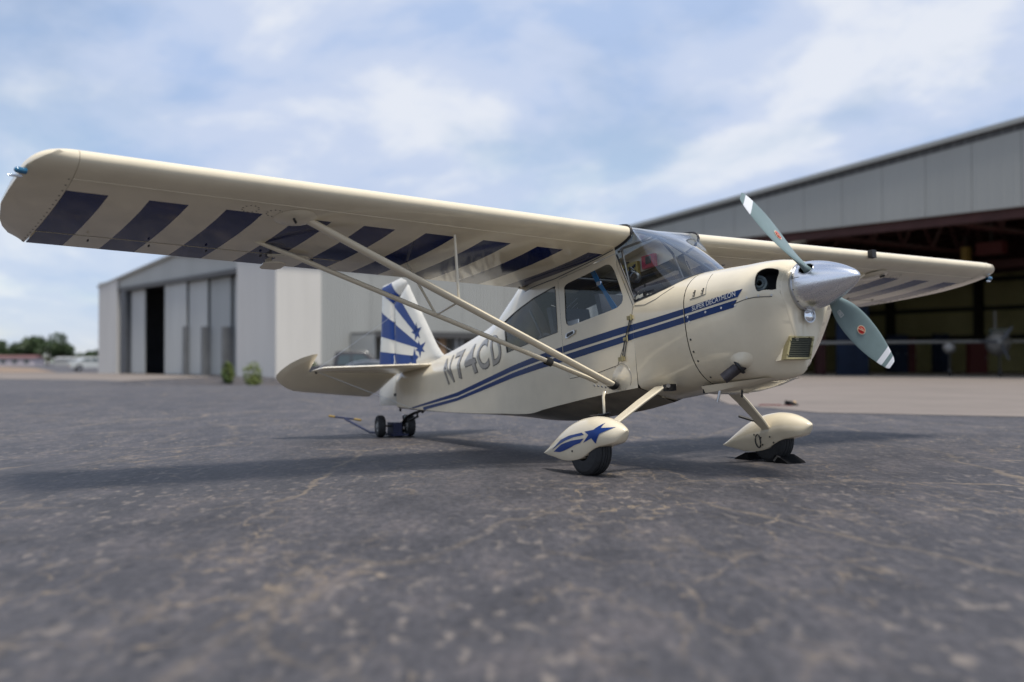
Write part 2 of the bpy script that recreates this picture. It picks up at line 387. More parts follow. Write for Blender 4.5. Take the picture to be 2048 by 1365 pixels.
    base = mx(ck, base, (.30, .225, .14)); base = mx(ck2, base, (.27, .205, .13))
    K(base, b.inputs['Base Color']); b.inputs['Roughness'].default_value = .66; b.inputs['Specular IOR Level'].default_value = .5
    bp = N('ShaderNodeBump'); bp.inputs['Strength'].default_value = .5; bp.inputs['Distance'].default_value = .012
    hh = mt('SUBTRACT', fine.outputs['Fac'], mt('MULTIPLY', ck, .4)); K(hh, bp.inputs['Height']); K(bp.outputs[0], b.inputs['Normal'])
    return m
def weathered(name, col, var=.18, scale=.6, rough=.7, streak=0.0, metal=0.0):
    """a wall or slab: broad stains, plus vertical rain streaks if asked"""
    m, t, b = nodes(name); K = t.links.new; g = t.nodes.new('ShaderNodeNewGeometry'); col = tuple(col)
    n = t.nodes.new('ShaderNodeTexNoise'); n.inputs['Scale'].default_value = scale; n.inputs['Detail'].default_value = 7; n.inputs['Roughness'].default_value = .62
    mp = t.nodes.new('ShaderNodeMapping'); mp.inputs['Scale'].default_value = (1, 1, .12 if streak else 1); K(g.outputs['Position'], mp.inputs[0]); K(mp.outputs[0], n.inputs['Vector'])
    r = t.nodes.new('ShaderNodeValToRGB'); e = r.color_ramp.elements
    e[0].position = .3; e[0].color = (*[c * (1 - var) for c in col], 1); e[1].position = .7; e[1].color = (*[min(1, c * (1 + var * .6)) for c in col], 1)
    K(n.outputs['Fac'], r.inputs[0]); K(r.outputs[0], b.inputs['Base Color']); b.inputs['Roughness'].default_value = rough; b.inputs['Metallic'].default_value = metal
    return m
M.update(asphalt=asphalt(), concrete=weathered('concrete_apron', (.185, .155, .133), .2, .35, .85), dirt=weathered('dirt', (.22, .155, .105), .35, .08, .95),
    wall_white=weathered('white_wall', (.54, .525, .50), .10, .5, .75, 1), wall_lit=weathered('lit_side_wall', (.60, .575, .53), .10, .6, .8, 1), metal_grey=weathered('grey_sheet_metal', (.34, .345, .33), .10, .5, .5, 1),
    door_grey=weathered('door_sheet', (.40, .41, .405), .12, .5, .55, 1), door_dark=weathered('door_sheet_dark', (.32, .335, .335), .12, .5, .55, 1), fascia=weathered('hangar_fascia', (.32, .325, .305), .05, .25, .6, 1), shade_post=weathered('dark_gap_post', (.15, .155, .16), .2, 1, .6), post=weathered('door_post', (.07, .075, .085), .2, 1, .6),
    roof_dark=weathered('roof_edge', (.07, .07, .07), .2, 1, .6), red_steel=weathered('red_oxide_steel', (.075, .022, .022), .3, .7, .7), red_dark=weathered('dark_red_track', (.06, .022, .02), .3, .7, .8), olive=weathered('olive_lining', (.50, .46, .22), .2, .4, .8), olive_dark=weathered('dark_girt', (.03, .028, .018), .3, 1, .8),
    hangar_floor=weathered('hangar_floor', (.34, .31, .28), .2, .4, .6), navy_cloth=weathered('navy_sheet', (.010, .022, .055), .3, 1, .8), tan=weathered('tan_brick', (.33, .21, .12), .35, 4, .85), galv=weathered('galvanised', (.33, .33, .32), .25, 3, .5),
    carpaint_dark=mat('dark_car_paint', (.028, .024, .024), .25, coat=.6), carpaint_grey=mat('grey_car_paint', (.06, .065, .075), .25, .3, coat=.8), carpaint_white=mat('white_car_paint', (.42, .44, .44), .3, coat=.6), carglass=mat('car_glass', (.03, .05, .055), .05, coat=1.0), lamp=mat('lamp_red', (.35, .01, .012), .3), white_paint=mat('aircraft_white', (.26, .255, .245), .3, coat=.4), redpaint=mat('dull_red', (.10, .018, .018), .5), roof_red=weathered('red_roof', (.13, .055, .05), .2, .3, .7), plaster=weathered('lilac_plaster', (.45, .40, .42), .1, .3, .8), yellowp=mat('safety_yellow', (.26, .17, .04), .5), rope=mat('red_rope', (.16, .05, .05), .8), orange=mat('chock_yellow', (.72, .42, .10), .6))
def translucent():
    m = D.materials.new('fill_sheet'); m.use_nodes = True; t = m.node_tree; t.nodes.clear(); o = t.nodes.new('ShaderNodeOutputMaterial'); a = t.nodes.new('ShaderNodeBsdfTranslucent'); a.inputs[0].default_value = (.09, .09, .075, 1); t.links.new(a.outputs[0], o.inputs[0]); return m
M['fill_sheet'] = translucent()  # translucent sheet for the added panels that brighten the hangar inside
def leafmat(name, a, b_):
    m, t, b = nodes(name); i = t.nodes.new('ShaderNodeObjectInfo'); g = t.nodes.new('ShaderNodeNewGeometry'); n = t.nodes.new('ShaderNodeTexNoise'); n.inputs['Scale'].default_value = .9
    t.links.new(g.outputs['Position'], n.inputs['Vector']); r = t.nodes.new('ShaderNodeValToRGB'); r.color_ramp.elements[0].color = (*a, 1); r.color_ramp.elements[1].color = (*b_, 1); r.color_ramp.elements[0].position = .35; r.color_ramp.elements[1].position = .65
    t.links.new(n.outputs['Fac'], r.inputs[0]); t.links.new(r.outputs[0], b.inputs['Base Color']); b.inputs['Roughness'].default_value = .6; return m
M.update(leaf=leafmat('tree_leaves', (.018, .040, .012), (.045, .072, .018)), leaf2=leafmat('shrub_leaves', (.06, .10, .02), (.16, .19, .04)), leaf3=leafmat('grass_blades', (.10, .14, .05), (.22, .25, .12)), bark=mat('bark', (.08, .06, .045), .9))

# ground sheet
ra = sorted(set(list(np.linspace(-24, 8, 33)) + [-3000, -1500, -700, -300, -120, -60, -35, 12, 20, 40, 80, 200, 600, 1500, 3000]))
aa = sorted(set(list(np.linspace(38, 68, 31)) + [-800, -300, -100, -40, -15, 0, 6, 12, 20, 30, 75, 90, 120, 200, 400, 900, 2000, 3500]))
V = [site(r, a, dip(r, a)) for a in aa for r in ra]; nr = len(ra)
tag(mesh('ground', V, [(i * nr + j, i * nr + j + 1, (i + 1) * nr + j + 1, (i + 1) * nr + j) for i in range(len(aa) - 1) for j in range(nr - 1)], 'asphalt'), kind='structure')
def sheet(name, poly, z, m): 
    return tag(mesh(name, [site(r, a, z) for r, a in poly], [tuple(range(len(poly)))], m, None, False), kind='structure')
sheet('apron', [(46, -12), (20, 7.6), (7.63, 16.9), (5.04, 18.3), (4.3, 22), (5.8, 38), (6.5, 56), (6, 84), (40, 128), (90, 60)], .006, 'concrete')
sheet('walkway', [(-60, 66), (-36, 64.8), (-20, 54), (-17.6, 50.5), (-17.6, 62), (-17.7, 66), (-31.5, 90.4), (-60, 92)], .006, 'concrete')
sheet('dirt_strip', [(-420, 150), (-150, 112), (-47, 92), (-40, 98), (-75, 175), (-150, 320), (-420, 330)], .008, 'dirt')

# ---- right hangar
HT = lambda t: (24.8 - .797 * t, 54 + t)
def hp_(t, depth, z): r, a = HT(t); return site(r + .782 * depth, a + .623 * depth, z)
hang = empty('aircraft_hangar', HT and site(*HT(8)), label='large open grey hangar at the right with a dark interior', cat='hangar'); hang.location = (0, 0, 0)
HB = lambda mb, name, m, par=None, sm=False: mb.build(name, m, par or hang, sm)
ridge = lambda t: 12.47 - .125 * t
def wallbox(t0, t1, d0, d1, z0, z1): return MB().box((t0, d0, z0), (t1, d1, z1), 0, hp_)
# fascia panels above the door, each a sheet with shallow ribs
tt_ = np.linspace(-14, 14, 15)
for t0, t1 in zip(tt_, tt_[1:]):
    f_ = MB(); f_.add([hp_(t0 + .01, 0, 8.4), hp_(t1 - .01, 0, 8.4), hp_(t1 - .01, 0, ridge(t1)), hp_(t0 + .01, 0, ridge(t0)), hp_(t0 + .01, .2, 8.4), hp_(t1 - .01, .2, 8.4), hp_(t1 - .01, .2, ridge(t1)), hp_(t0 + .01, .2, ridge(t0))], [(0, 1, 2, 3), (7, 6, 5, 4), (0, 4, 5, 1), (1, 5, 6, 2), (2, 6, 7, 3), (3, 7, 4, 0)])
    for k in range(4):
        t = t0 + (t1 - t0) * (k + .5) / 4; f_.add([hp_(t - .05, 0, 8.4), hp_(t, -.014, 8.4), hp_(t + .05, 0, 8.4), hp_(t - .05, 0, ridge(t) - .02), hp_(t, -.014, ridge(t) - .02), hp_(t + .05, 0, ridge(t) - .02)], [(0, 1, 4, 3), (1, 2, 5, 4)])
    HB(f_, 'fascia_panel', 'fascia')
t2 = np.linspace(14, 30, 9)
for t0, t1 in zip(t2, t2[1:]):
    f_ = MB(); f_.add([hp_(t0 + .01, 0, 0), hp_(t1 - .01, 0, 0), hp_(t1 - .01, 0, ridge(t1)), hp_(t0 + .01, 0, ridge(t0)), hp_(t0 + .01, .2, 0), hp_(t1 - .01, .2, 0), hp_(t1 - .01, .2, ridge(t1)), hp_(t0 + .01, .2, ridge(t0))], [(0, 1, 2, 3), (7, 6, 5, 4), (0, 4, 5, 1), (1, 5, 6, 2), (2, 6, 7, 3), (3, 7, 4, 0)])
    for k in range(8):
        t = t0 + (t1 - t0) * (k + .5) / 8; f_.add([hp_(t - .05, 0, 0), hp_(t, -.014, 0), hp_(t + .05, 0, 0), hp_(t - .05, 0, ridge(t) - .02), hp_(t, -.014, ridge(t) - .02), hp_(t + .05, 0, ridge(t) - .02)], [(0, 1, 4, 3), (1, 2, 5, 4)])
    HB(f_, 'wall_panel', 'fascia')
g_ = MB()
for t0, t1 in ((-14, 30.3),):
    g_.add([hp_(t0, -.25, ridge(t0) - .02), hp_(t1, -.25, ridge(t1) - .02), hp_(t1, -.25, ridge(t1) + .22), hp_(t0, -.25, ridge(t0) + .22), hp_(t0, .3, ridge(t0) + .02), hp_(t1, .3, ridge(t1) + .02), hp_(t1, .3, ridge(t1) + .25), hp_(t0, .3, ridge(t0) + .25)], [(0, 1, 2, 3), (7, 6, 5, 4), (0, 4, 5, 1), (1, 5, 6, 2), (2, 6, 7, 3), (3, 7, 4, 0)])
HB(g_, 'roof_trim', 'fascia')
HB(MB().add([hp_(-14, -.012, ridge(-14) - .35), hp_(30, -.012, ridge(30) - .35), hp_(30, -.012, ridge(30) - .02), hp_(-14, -.012, ridge(-14) - .02), hp_(-14, -.18, ridge(-14) - .02), hp_(30, -.18, ridge(30) - .02)], [(0, 1, 2, 3), (3, 2, 5, 4)]), 'eave_gutter', 'roof_dark')
for d0, d1 in ((.2, 3), (8, 11), (17, 36)):
    for up, nm, m_ in ((.1, 'roof', 'roof_dark'), (-.1, 'ceiling', 'red_steel')):
        HB(MB().add([hp_(-14, d0, ridge(-14) + up), hp_(30, d0, ridge(30) + up), hp_(30, d1, ridge(30) + up), hp_(-14, d1, ridge(-14) + up)], [(0, 1, 2, 3)]), nm, m_)
for d0, d1 in ((3, 8), (11, 17)):  # roof panels out of view, added to let daylight into the hangar
    HB(MB().add([hp_(-14, d0, ridge(-14)), hp_(30, d0, ridge(30)), hp_(30, d1, ridge(30)), hp_(-14, d1, ridge(-14))], [(0, 1, 2, 3)]), 'added_fill_panel', 'fill_sheet')
HB(wallbox(-14, 30, 36, 36.3, 0, 8.2), 'back_wall', 'olive'); HB(wallbox(-14, 30, 36, 36.3, 8.2, 14), 'upper_back_wall', 'red_steel')
HB(wallbox(29.8, 30, .2, 36, 0, 8.6), 'end_wall', 'olive'); HB(wallbox(-14.3, -14, .2, 36, 0, 14.3), 'end_wall', 'olive')
HB(MB().add([hp_(-14, .1, .012), hp_(30, .1, .012), hp_(30, 36, .012), hp_(-14, 36, .012)], [(0, 1, 2, 3)]), 'floor', 'hangar_floor')
HB(wallbox(-14, 14.2, .25, .7, 7.9, 8.4), 'door_track', 'red_dark')
HB(wallbox(13.6, 14.2, .2, .7, 0, 8.4), 'door_jamb', 'red_steel')
for t in (-9, -2.5, 4, 10.5, 17, 23.5):
    HB(wallbox(t - .25, t + .25, 35.3, 35.9, 0, 8.8), 'column', 'olive_dark')
    tr = MB()
    for d0 in np.arange(1, 35, 3.4): tr.tube([hp_(t, d0, 8.3), hp_(t, d0 + 1.7, ridge(t) - .5), hp_(t, d0 + 3.4, 8.3)], .09, 6)
    tr.tube([hp_(t, .5, 8.3), hp_(t, 35.5, 8.3)], .14, 6); tr.tube([hp_(t, .5, ridge(t) - .45), hp_(t, 35.5, ridge(t) - .45)], .14, 6); HB(tr, 'roof_truss', 'red_steel')
for z in (2.9, 5.3, 7.7): HB(wallbox(-14, 29.8, 35.75, 35.98, z - .18, z + .18), 'wall_girt', 'olive_dark')
for d in (6, 12, 18, 24, 30): HB(wallbox(29.4, 29.78, d - .2, d + .2, 0, 8.3), 'column', 'red_steel')
for d in np.arange(2, 35, 3.0): HB(wallbox(-13.9, 29.8, d, d + .18, 8.75, 8.95) if False else MB().tube([hp_(-13.9, d, ridge(-13.9) - .3), hp_(29.8, d, ridge(29.8) - .3)], .10, 6), 'purlin', 'red_steel')
HB(wallbox(-3, 16, 20, 20.5, 7.2, 7.75), 'crane_beam', 'red_steel')

def px(x, a): return (x - 1024) / 2227 * a
def face_box(name, x0, x1, a, z0, z1, depth, m, label, cat, turn=0.0, extra=None, group=None):
    r0, r1 = px(x0, a), px(x1, a); c = (r0 + r1) / 2; w_ = (r1 - r0) / 2
    root = empty(name, site(c, a), (0, 0, YAW - math.pi / 2 + turn), label=label, cat=cat, group=group)
    MB().box((-w_, 0, z0), (w_, depth, z1)).build('body', m, root)
    if extra: extra(root, w_, z0, z1, depth)
    return root
def doors(n, m):
    def f(root, w_, z0, z1, depth):
        for k in range(n):
            a, b = -w_ + 2 * w_ * k / n + .03, -w_ + 2 * w_ * (k + 1) / n - .03
            d = MB().box((a, -.03, z0 + .12), (b, -.002, z1 - .06)).build('cabinet_door', m, root)
            MB().box((b - .1, -.06, (z0 + z1) / 2 - .1), (b - .07, -.03, (z0 + z1) / 2 + .1)).build('handle', 'galv', d)
    return f
face_box('partition', 1674, 1738, 70, .0, 5.0, .25, 'navy_cloth', 'tall navy blue partition inside the hangar, behind the lower propeller blade', 'partition', 0, doors(2, 'navy_cloth'))
face_box('storage_cabinet', 1779, 1816, 84, 0, 2.9, .8, 'navy_cloth', 'wide dark blue cabinet against the olive hangar wall, right of the propeller tip', 'cabinet', 0, doors(2, 'navy_cloth'))
face_box('storage_cabinet', 1870, 1898, 86, 0, 3.0, .7, 'navy_cloth', 'narrow dark blue cabinet standing alone below the hangar column', 'cabinet', 0, doors(1, 'navy_cloth'))
face_box('tool_chest', 1817, 1832, 84.5, 0, 2.6, .7, 'redpaint', 'dull red tool chest beside the wide dark blue cabinet', 'tool chest', 0, doors(1, 'redpaint'))
face_box('fuel_cabinet', 1940, 1976, 78, 0, 2.2, .7, 'redpaint', 'dull red cabinet in front of the parked twin in the hangar', 'cabinet', 0, doors(1, 'redpaint'))
face_box('steel_locker', 1633, 1652, 72, 0, 6.0, .5, 'red_steel', 'dark red tall locker seen just right of the aircraft nose', 'locker', 0, doors(1, 'red_steel'))
# hoist hanging from the roof steel
hr = empty('chain_hoist', site(px(1985, 70), 70, 8.0), label='red chain hoist with a yellow block under the hangar roof', cat='hoist')
r0 = px(1985, 70); 
MB().box((-.9, -.3, -.4), (.9, .3, .35)).build('hoist_body', 'redpaint', hr); MB().box((-2.0, -.2, -1.3), (-1.55, .2, .2)).build('hook_block', 'yellowp', hr); MB().tube([(-1.8, 0, .2), (-1.8, 0, .9)], .05, 6).build('chain', 'dark_steel', hr); MB().tube([(0, 0, .35), (0, 0, 1.6)], .08, 6).build('suspension_rod', 'dark_steel', hr)
# white twin parked inside
tw = empty('parked_airplane', site(px(1998, 63), 63, 0), (0, 0, YAW + math.pi - .38), label='white low-wing airplane parked inside the dark hangar, nose to the camera', cat='aircraft')
MB().lathe([(2.1, 0), (2.0, .22), (1.6, .46), (.8, .62), (-1, .72), (-3.5, .66), (-6, .32), (-7.2, .10)], (0, 0, 1.9), (1, 0, 0), 20).build('fuselage', 'white_paint', tw, True)
MB().prism([(.5, -.06), (.3, .08), (-.6, .10), (-1.2, 0), (-.6, -.08)], lambda a, b, c: (a - abs(c) * .04, c, 1.45 + b + abs(c) * .05), -10.8, 10.8).build('wing', 'white_paint', tw)
for s_ in (-1, 1):
    MB().lathe([(1.6, 0), (1.5, .2), (1.1, .36), (-.6, .34), (-1.4, .1)], (.2, s_ * 2.6, 1.65), (1, 0, 0), 16).build('engine_nacelle', 'white_paint', tw, True)
    MB().tube([(-.2, s_ * 2.6, 1.3), (-.2, s_ * 2.6, .3)], .06, 8).lathe([(-.1, .12), (-.1, .28), (.1, .28), (.1, .12)], (-.2, s_ * 2.6, .28), (0, 1, 0), 16).build('landing_gear', 'dark_steel', tw)
pr = MB().lathe([(0, .18), (.25, .12), (.4, 0)], (2.05, 0, 1.9), (1, 0, 0), 14).build('spinner', 'galv', tw, True)
for k in range(3):
    t = math.radians(45 + 120 * k - 45 + 35); MB().prism([(.1, -.07), (.6, -.10), (1.05, -.05), (1.05, .05), (.6, .10), (.1, .07)], lambda a, b, c: (2.18 + c + b * .4, a * math.sin(t) + b * math.cos(t), 1.9 + a * math.cos(t) - b * math.sin(t)), -.015, .015).build('propeller_blade', 'post', tw)
MB().tube([(1.2, 0, 1.3), (1.25, 0, .3)], .05, 8).lathe([(-.08, .1), (-.08, .24), (.08, .24), (.08, .1)], (1.25, 0, .24), (0, 1, 0), 14).build('nose_gear', 'dark_steel', tw)
MB().prism([(-5.6, 2.2), (-6.6, 4.0), (-7.3, 4.0), (-7.2, 2.1)], lambda a, b, c: (a, c, b), -.06, .06).build('fin', 'white_paint', tw); MB().prism([(1.05, 2.40), (.5, 2.78), (-.8, 2.85), (-1.2, 2.5)], lambda a, b, c: (a - 1, c, b - .05), -.5, .5).build('cockpit_window', 'carglass', tw)

# ---- left hangar
LS = lambda s: (-16.67 - .761 * s, 68 + s)
NF = Vector((-.795, -.606))         # outward from the door front (site frame)
def lp(s, out_, z): r, a = LS(s); return site(r + NF.x * out_, a + NF.y * out_, z)
lh = empty('storage_hangar', (0, 0, 0), label='grey and white metal hangar at the left with sliding doors partly open', cat='hangar')
LB = lambda mb, name, m, par=None: mb.build(name, m, par or lh)
gab = lambda s: 8.22 - .081 * abs(s - 8.6) * 1.257
def lbox(s0, s1, o0, o1, z0, z1): return MB().box((s0, o0, z0), (s1, o1, z1), 0, lp)
f_ = MB(); top = [(s, gab(s)) for s in (0, 8.6, 18)]
pf = [lp(0, 0, 6.5), lp(18, 0, 6.5)] + [lp(s, 0, z) for s, z in top[::-1]]; pb = [lp(0, -.25, 6.5), lp(18, -.25, 6.5)] + [lp(s, -.25, z) for s, z in top[::-1]]
f_.add(pf + pb, [(0, 1, 2, 3, 4), (9, 8, 7, 6, 5)] + [(i, (i + 1) % 5, 5 + (i + 1) % 5, 5 + i) for i in range(5)]); LB(f_, 'gable', 'metal_grey')
LB(lbox(-.1, 18.1, 0.004, .12, 6.3, 6.62), 'door_track', 'roof_dark')
for s0, s1 in ((-4.6, 8.6), (8.6, 21.8)):
    LB(MB().add([lp(s0, .25, gab(s0)), lp(s1, .25, gab(s1)), lp(s1, -30, gab(s1)), lp(s0, -30, gab(s0)), lp(s0, .25, gab(s0) + .16), lp(s1, .25, gab(s1) + .16), lp(s1, -30, gab(s1) + .16), lp(s0, -30, gab(s0) + .16)], [(0, 1, 2, 3), (7, 6, 5, 4), (0, 4, 5, 1), (1, 5, 6, 2), (2, 6, 7, 3), (3, 7, 4, 0)]), 'roof', 'metal_grey')
LB(lbox(-4.37, -.02, -2.7, .18, -.6, 7.05), 'pier', 'wall_white'); LB(lbox(18.02, 21.6, -2.7, .18, 0, 7.25), 'pier', 'wall_white')
LB(MB().add([lp(-4.385, .18, -.6), lp(-4.385, -2.7, -.6), lp(-4.385, -2.7, 7.04), lp(-4.385, .18, 7.04)], [(0, 1, 2, 3)]), 'pier_side', 'wall_lit')  # sunlit face of the pier put into a paler sheet colour
def s_of(x): q = (x - 1024) / 2227; return (-16.67 - 68 * q) / (.761 + q)
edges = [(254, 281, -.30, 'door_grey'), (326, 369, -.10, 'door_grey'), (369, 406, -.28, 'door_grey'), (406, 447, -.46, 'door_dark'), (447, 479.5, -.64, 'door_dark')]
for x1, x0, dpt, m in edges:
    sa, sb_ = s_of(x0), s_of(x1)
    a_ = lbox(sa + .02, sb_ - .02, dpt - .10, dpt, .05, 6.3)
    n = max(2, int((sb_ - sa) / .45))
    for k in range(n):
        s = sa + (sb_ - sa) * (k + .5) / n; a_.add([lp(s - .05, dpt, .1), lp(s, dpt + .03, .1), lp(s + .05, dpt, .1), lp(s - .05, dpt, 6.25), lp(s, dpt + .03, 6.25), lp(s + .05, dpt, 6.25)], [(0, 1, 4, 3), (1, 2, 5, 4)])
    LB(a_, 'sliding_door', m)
for x, h_ in ((248, 6.3), (369, 3.3), (406, 3.2), (447, 3.1)):
    s = s_of(x); w_ = .42 if x == 248 else .13; LB(lbox(s - w_, s + w_, -.7, .10, 0, h_), 'door_post', 'post' if x == 248 else 'shade_post')  # the narrow posts are drawn for the dark gaps between door panels
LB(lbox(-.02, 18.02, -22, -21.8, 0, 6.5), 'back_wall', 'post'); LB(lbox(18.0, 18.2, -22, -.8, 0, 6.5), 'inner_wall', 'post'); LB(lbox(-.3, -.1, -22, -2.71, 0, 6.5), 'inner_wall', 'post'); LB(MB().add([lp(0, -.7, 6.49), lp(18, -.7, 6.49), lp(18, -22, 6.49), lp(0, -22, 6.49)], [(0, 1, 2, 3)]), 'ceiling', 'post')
LB(lbox(21.4, 21.6, -30, -2.71, 0, 7.0), 'far_wall', 'metal_grey')
# ribbed side wall running back to the right
def sw_(L_, out_, z): return site(-13.34 + .795 * L_ + .606 * out_, 63.6 + .606 * L_ - .795 * out_, z)
n = 9; le = np.linspace(2.7, 33, n + 1)
for l0, l1 in zip(le, le[1:]):
    V = []; k = int((l1 - l0) / .27); xs_ = []
    for i in range(k):
        c = l0 + (l1 - l0) * (i + .5) / k; h_ = (l1 - l0) / k / 2; xs_ += [(c - h_ + .005, 0), (c - .05, 0), (c - .03, .05), (c + .03, .05), (c + .05, 0)]
    xs_.append((l1 - .012, 0)); V = [sw_(x, o, z) for z in (-.8, 6.95) for x, o in xs_]; q = len(xs_)
    LB(MB().add(V, [(i, i + 1, q + i + 1, q + i) for i in range(q - 1)]), 'wall_panel', 'metal_grey')
# ---- lean-to roof along that wall
ln = empty('lean_to_canopy', (0, 0, 0), label='low dark canopy roof on posts against the ribbed grey wall, seen behind the tail', cat='canopy')
MB().box((4.6, .06, 2.52), (20, 3.1, 2.60), 0, sw_).build('roof', 'roof_dark', ln); MB().box((4.55, 3.1, 2.30), (20, 3.2, 2.66), 0, sw_).build('fascia', 'roof_dark', ln)
for k, (L_, w_, m) in enumerate(((9.3, .24, 'tan'), (10.35, .13, 'galv'), (10.75, .10, 'galv'), (13.6, .24, 'tan'), (17, .24, 'tan'))): MB().box((L_ - w_, 2.55, -.6), (L_ + w_, 2.9, 2.52), 0, sw_).build('post', m, ln)
V = []; xs_ = []
for i in range(9): c = 4.65; xs_ += [(.1 + i * .33, 0), (.16 + i * .33, .04), (.28 + i * .33, .04), (.34 + i * .33, 0)]
V = [sw_(4.62 - b, a, z) for z in (-.6, 2.5) for a, b in xs_]; q = len(xs_); MB().add(V, [(i, i + 1, q + i + 1, q + i) for i in range(q - 1)]).build('end_screen', 'metal_grey', ln)

# ---- vehicles in the lower car park
def veh(name, loc, rz, label, cat, prof, win, wheels, half, paint, extra=None):
    root = empty(name, loc, (0, 0, rz), label=label, cat=cat)
    b = MB(); n = len(prof)
    for y, k in ((-half, .0), (-half * .985, 0)): pass
    rows = [(-half, .94), (-half * .93, 1.0), (half * .93, 1.0), (half, .94)]; V = []
    for y, k in rows: V += [(x, y * (1 - max(0, z - .95) * .16), .35 + (z - .35) * k) for x, z in prof]
    b.add(V, [(i * n + j, i * n + (j + 1) % n, (i + 1) * n + (j + 1) % n, (i + 1) * n + j) for i in range(3) for j in range(n)] + [tuple(range(n))[::-1], tuple(3 * n + j for j in range(n))]); b.build('body', paint, root, True, None, 30)
    for w_ in win:
        for s in (-1, 1):
            yy = lambda z: s * (half * (1 - max(0, z - .95) * .16) + .006)
            MB().add([(x, yy(z) * (1.0), .35 + (z - .35) * .94) for x, z in w_], [tuple(range(len(w_)))]).build('window', 'carglass', root)
    for x in wheels:
        for s in (-1, 1):
            wh = MB().lathe([(-.11, .2), (-.12, .33), (.12, .33), (.11, .2)], (x, s * (half - .1), .34), (0, 1, 0), 18).build('wheel', 'tyre', root, True)
            MB().lathe([(.122 * s, 0), (.122 * s, .2), (.10 * s, .21)], (x, s * (half - .1), .34), (0, 1, 0), 14).build('rim', 'steel', wh, True)
    if extra: extra(root, half)
    return root
tp = [(-2.75, .55), (-2.72, 1.12), (-1.02, 1.14), (-.98, 1.16), (-.86, 1.80), (-.70, 1.86), (.62, 1.86), (.80, 1.80), (1.42, 1.22), (2.55, 1.10), (2.72, .95), (2.75, .55), (2.3, .40), (-2.3, .40)]
def tex(root, half):
    for s in (-1, 1):
        MB().box((-2.77, s * half - .16 if s > 0 else -half, .82), (-2.66, s * half if s > 0 else -half + .16, 1.10)).build('tail_lamp', 'lamp', root)
        MB().tube([(-.82, s * (half - .04), 1.2), (-.76, s * (half - .16), 1.78)], .03, 6).build('pillar', 'carpaint_dark', root)
    MB().box((-2.6, -half * .85, 1.125), (-1.15, half * .85, 1.15)).build('bed_cover', 'black', root)
    MB().box((-2.95, -.8, .5), (-2.76, .8, .68)).build('bumper', 'steel', root)
veh('pickup_truck', site(px(706, 58), 58, dip(px(706, 58), 58)), YAW - math.pi / 2 + .08, 'dark crew-cab pickup truck parked by the grey wall behind the tailplane', 'pickup truck', tp, [[(-.74, 1.22), (-.66, 1.74), (-.10, 1.78), (-.06, 1.22)], [(.04, 1.22), (.0, 1.78), (.58, 1.78), (.66, 1.70), (1.16, 1.22)]], (-1.75, 1.75), .95, 'carpaint_dark', tex)
cp = [(-2.25, .5), (-2.2, .95), (-1.6, 1.02), (-.95, 1.34), (-.3, 1.42), (.35, 1.40), (1.15, 1.0), (2.05, .86), (2.25, .6), (2.2, .38), (-2.2, .38)]
def cex(root, half):
    for s in (-1, 1): MB().tube([(-1.55, s * half * .92, 1.06), (-.95, s * half * .84, 1.36), (-.3, s * half * .82, 1.44), (.35, s * half * .83, 1.42), (1.1, s * half * .92, 1.04)], .035, 6).build('roof_trim', 'steel', root)
veh('parked_car', site(px(755, 52), 52, dip(px(755, 52), 52) - .08), YAW - math.pi / 2 - .05, 'grey saloon car with a silver roof line, parked in front of the pickup', 'car', cp, [[(-1.35, 1.06), (-.9, 1.28), (-.35, 1.35), (-.35, 1.04)], [(-.25, 1.04), (-.25, 1.35), (.3, 1.33), (.9, 1.02)]], (-1.4, 1.4), .88, 'carpaint_grey', cex)
veh('parked_car', site(px(186, 112), 112, 0), YAW - math.pi / 2 + .5, 'white car with dark windows beyond the left end of the grey hangar', 'car', cp, [[(-1.35, 1.06), (-.9, 1.28), (-.35, 1.35), (-.35, 1.04)], [(-.25, 1.04), (-.25, 1.35), (.3, 1.33), (.9, 1.02)]], (-1.4, 1.4), .88, 'carpaint_white')

# ---- planting
def foliage(mb, c, rad, n, size, flat=.75):
    c = np.array(c)
    for _ in range(n):
        d = rng.normal(size=3); d /= np.linalg.norm(d); p = c + d * np.array(rad) * rng.uniform(.35, 1) ** .6
        a = rng.normal(size=3); a /= np.linalg.norm(a); b = np.cross(a, rng.normal(size=3)); b /= np.linalg.norm(b); s = size * rng.uniform(.6, 1.3)
        mb.add([p - a * s, p + b * s * .6, p + a * s, p - b * s * .6], [(0, 1, 2, 3)])
def tree(x, a, h_, wd, label, m='leaf', n=2600):
    root = empty('tree', site(px(x, a), a), label=label, cat='tree', group='trees beyond the airfield')
    MB().tube([(0, 0, 0), (.1, 0, h_ * .25), (.0, .1, h_ * .55)], [h_ * .035, h_ * .028, h_ * .015], 8).tube([(.1, 0, h_ * .25), (wd * .25, .2, h_ * .55)], [h_ * .02, h_ * .008], 6).tube([(.1, 0, h_ * .28), (-wd * .25, -.2, h_ * .6)], [h_ * .02, h_ * .008], 6).build('trunk', 'bark', root, True)
    cr = MB(); k = 9
    for i in range(k):
        cx = rng.uniform(-.36, .36) * wd; cz = h_ * rng.uniform(.30, .80) * (1 - abs(cx / wd) * .5); foliage(cr, (cx, rng.uniform(-.3, .3) * wd, cz), (wd * .2, wd * .2, h_ * .21), n // k, h_ * .046)
    cr.build('crown', m, root)
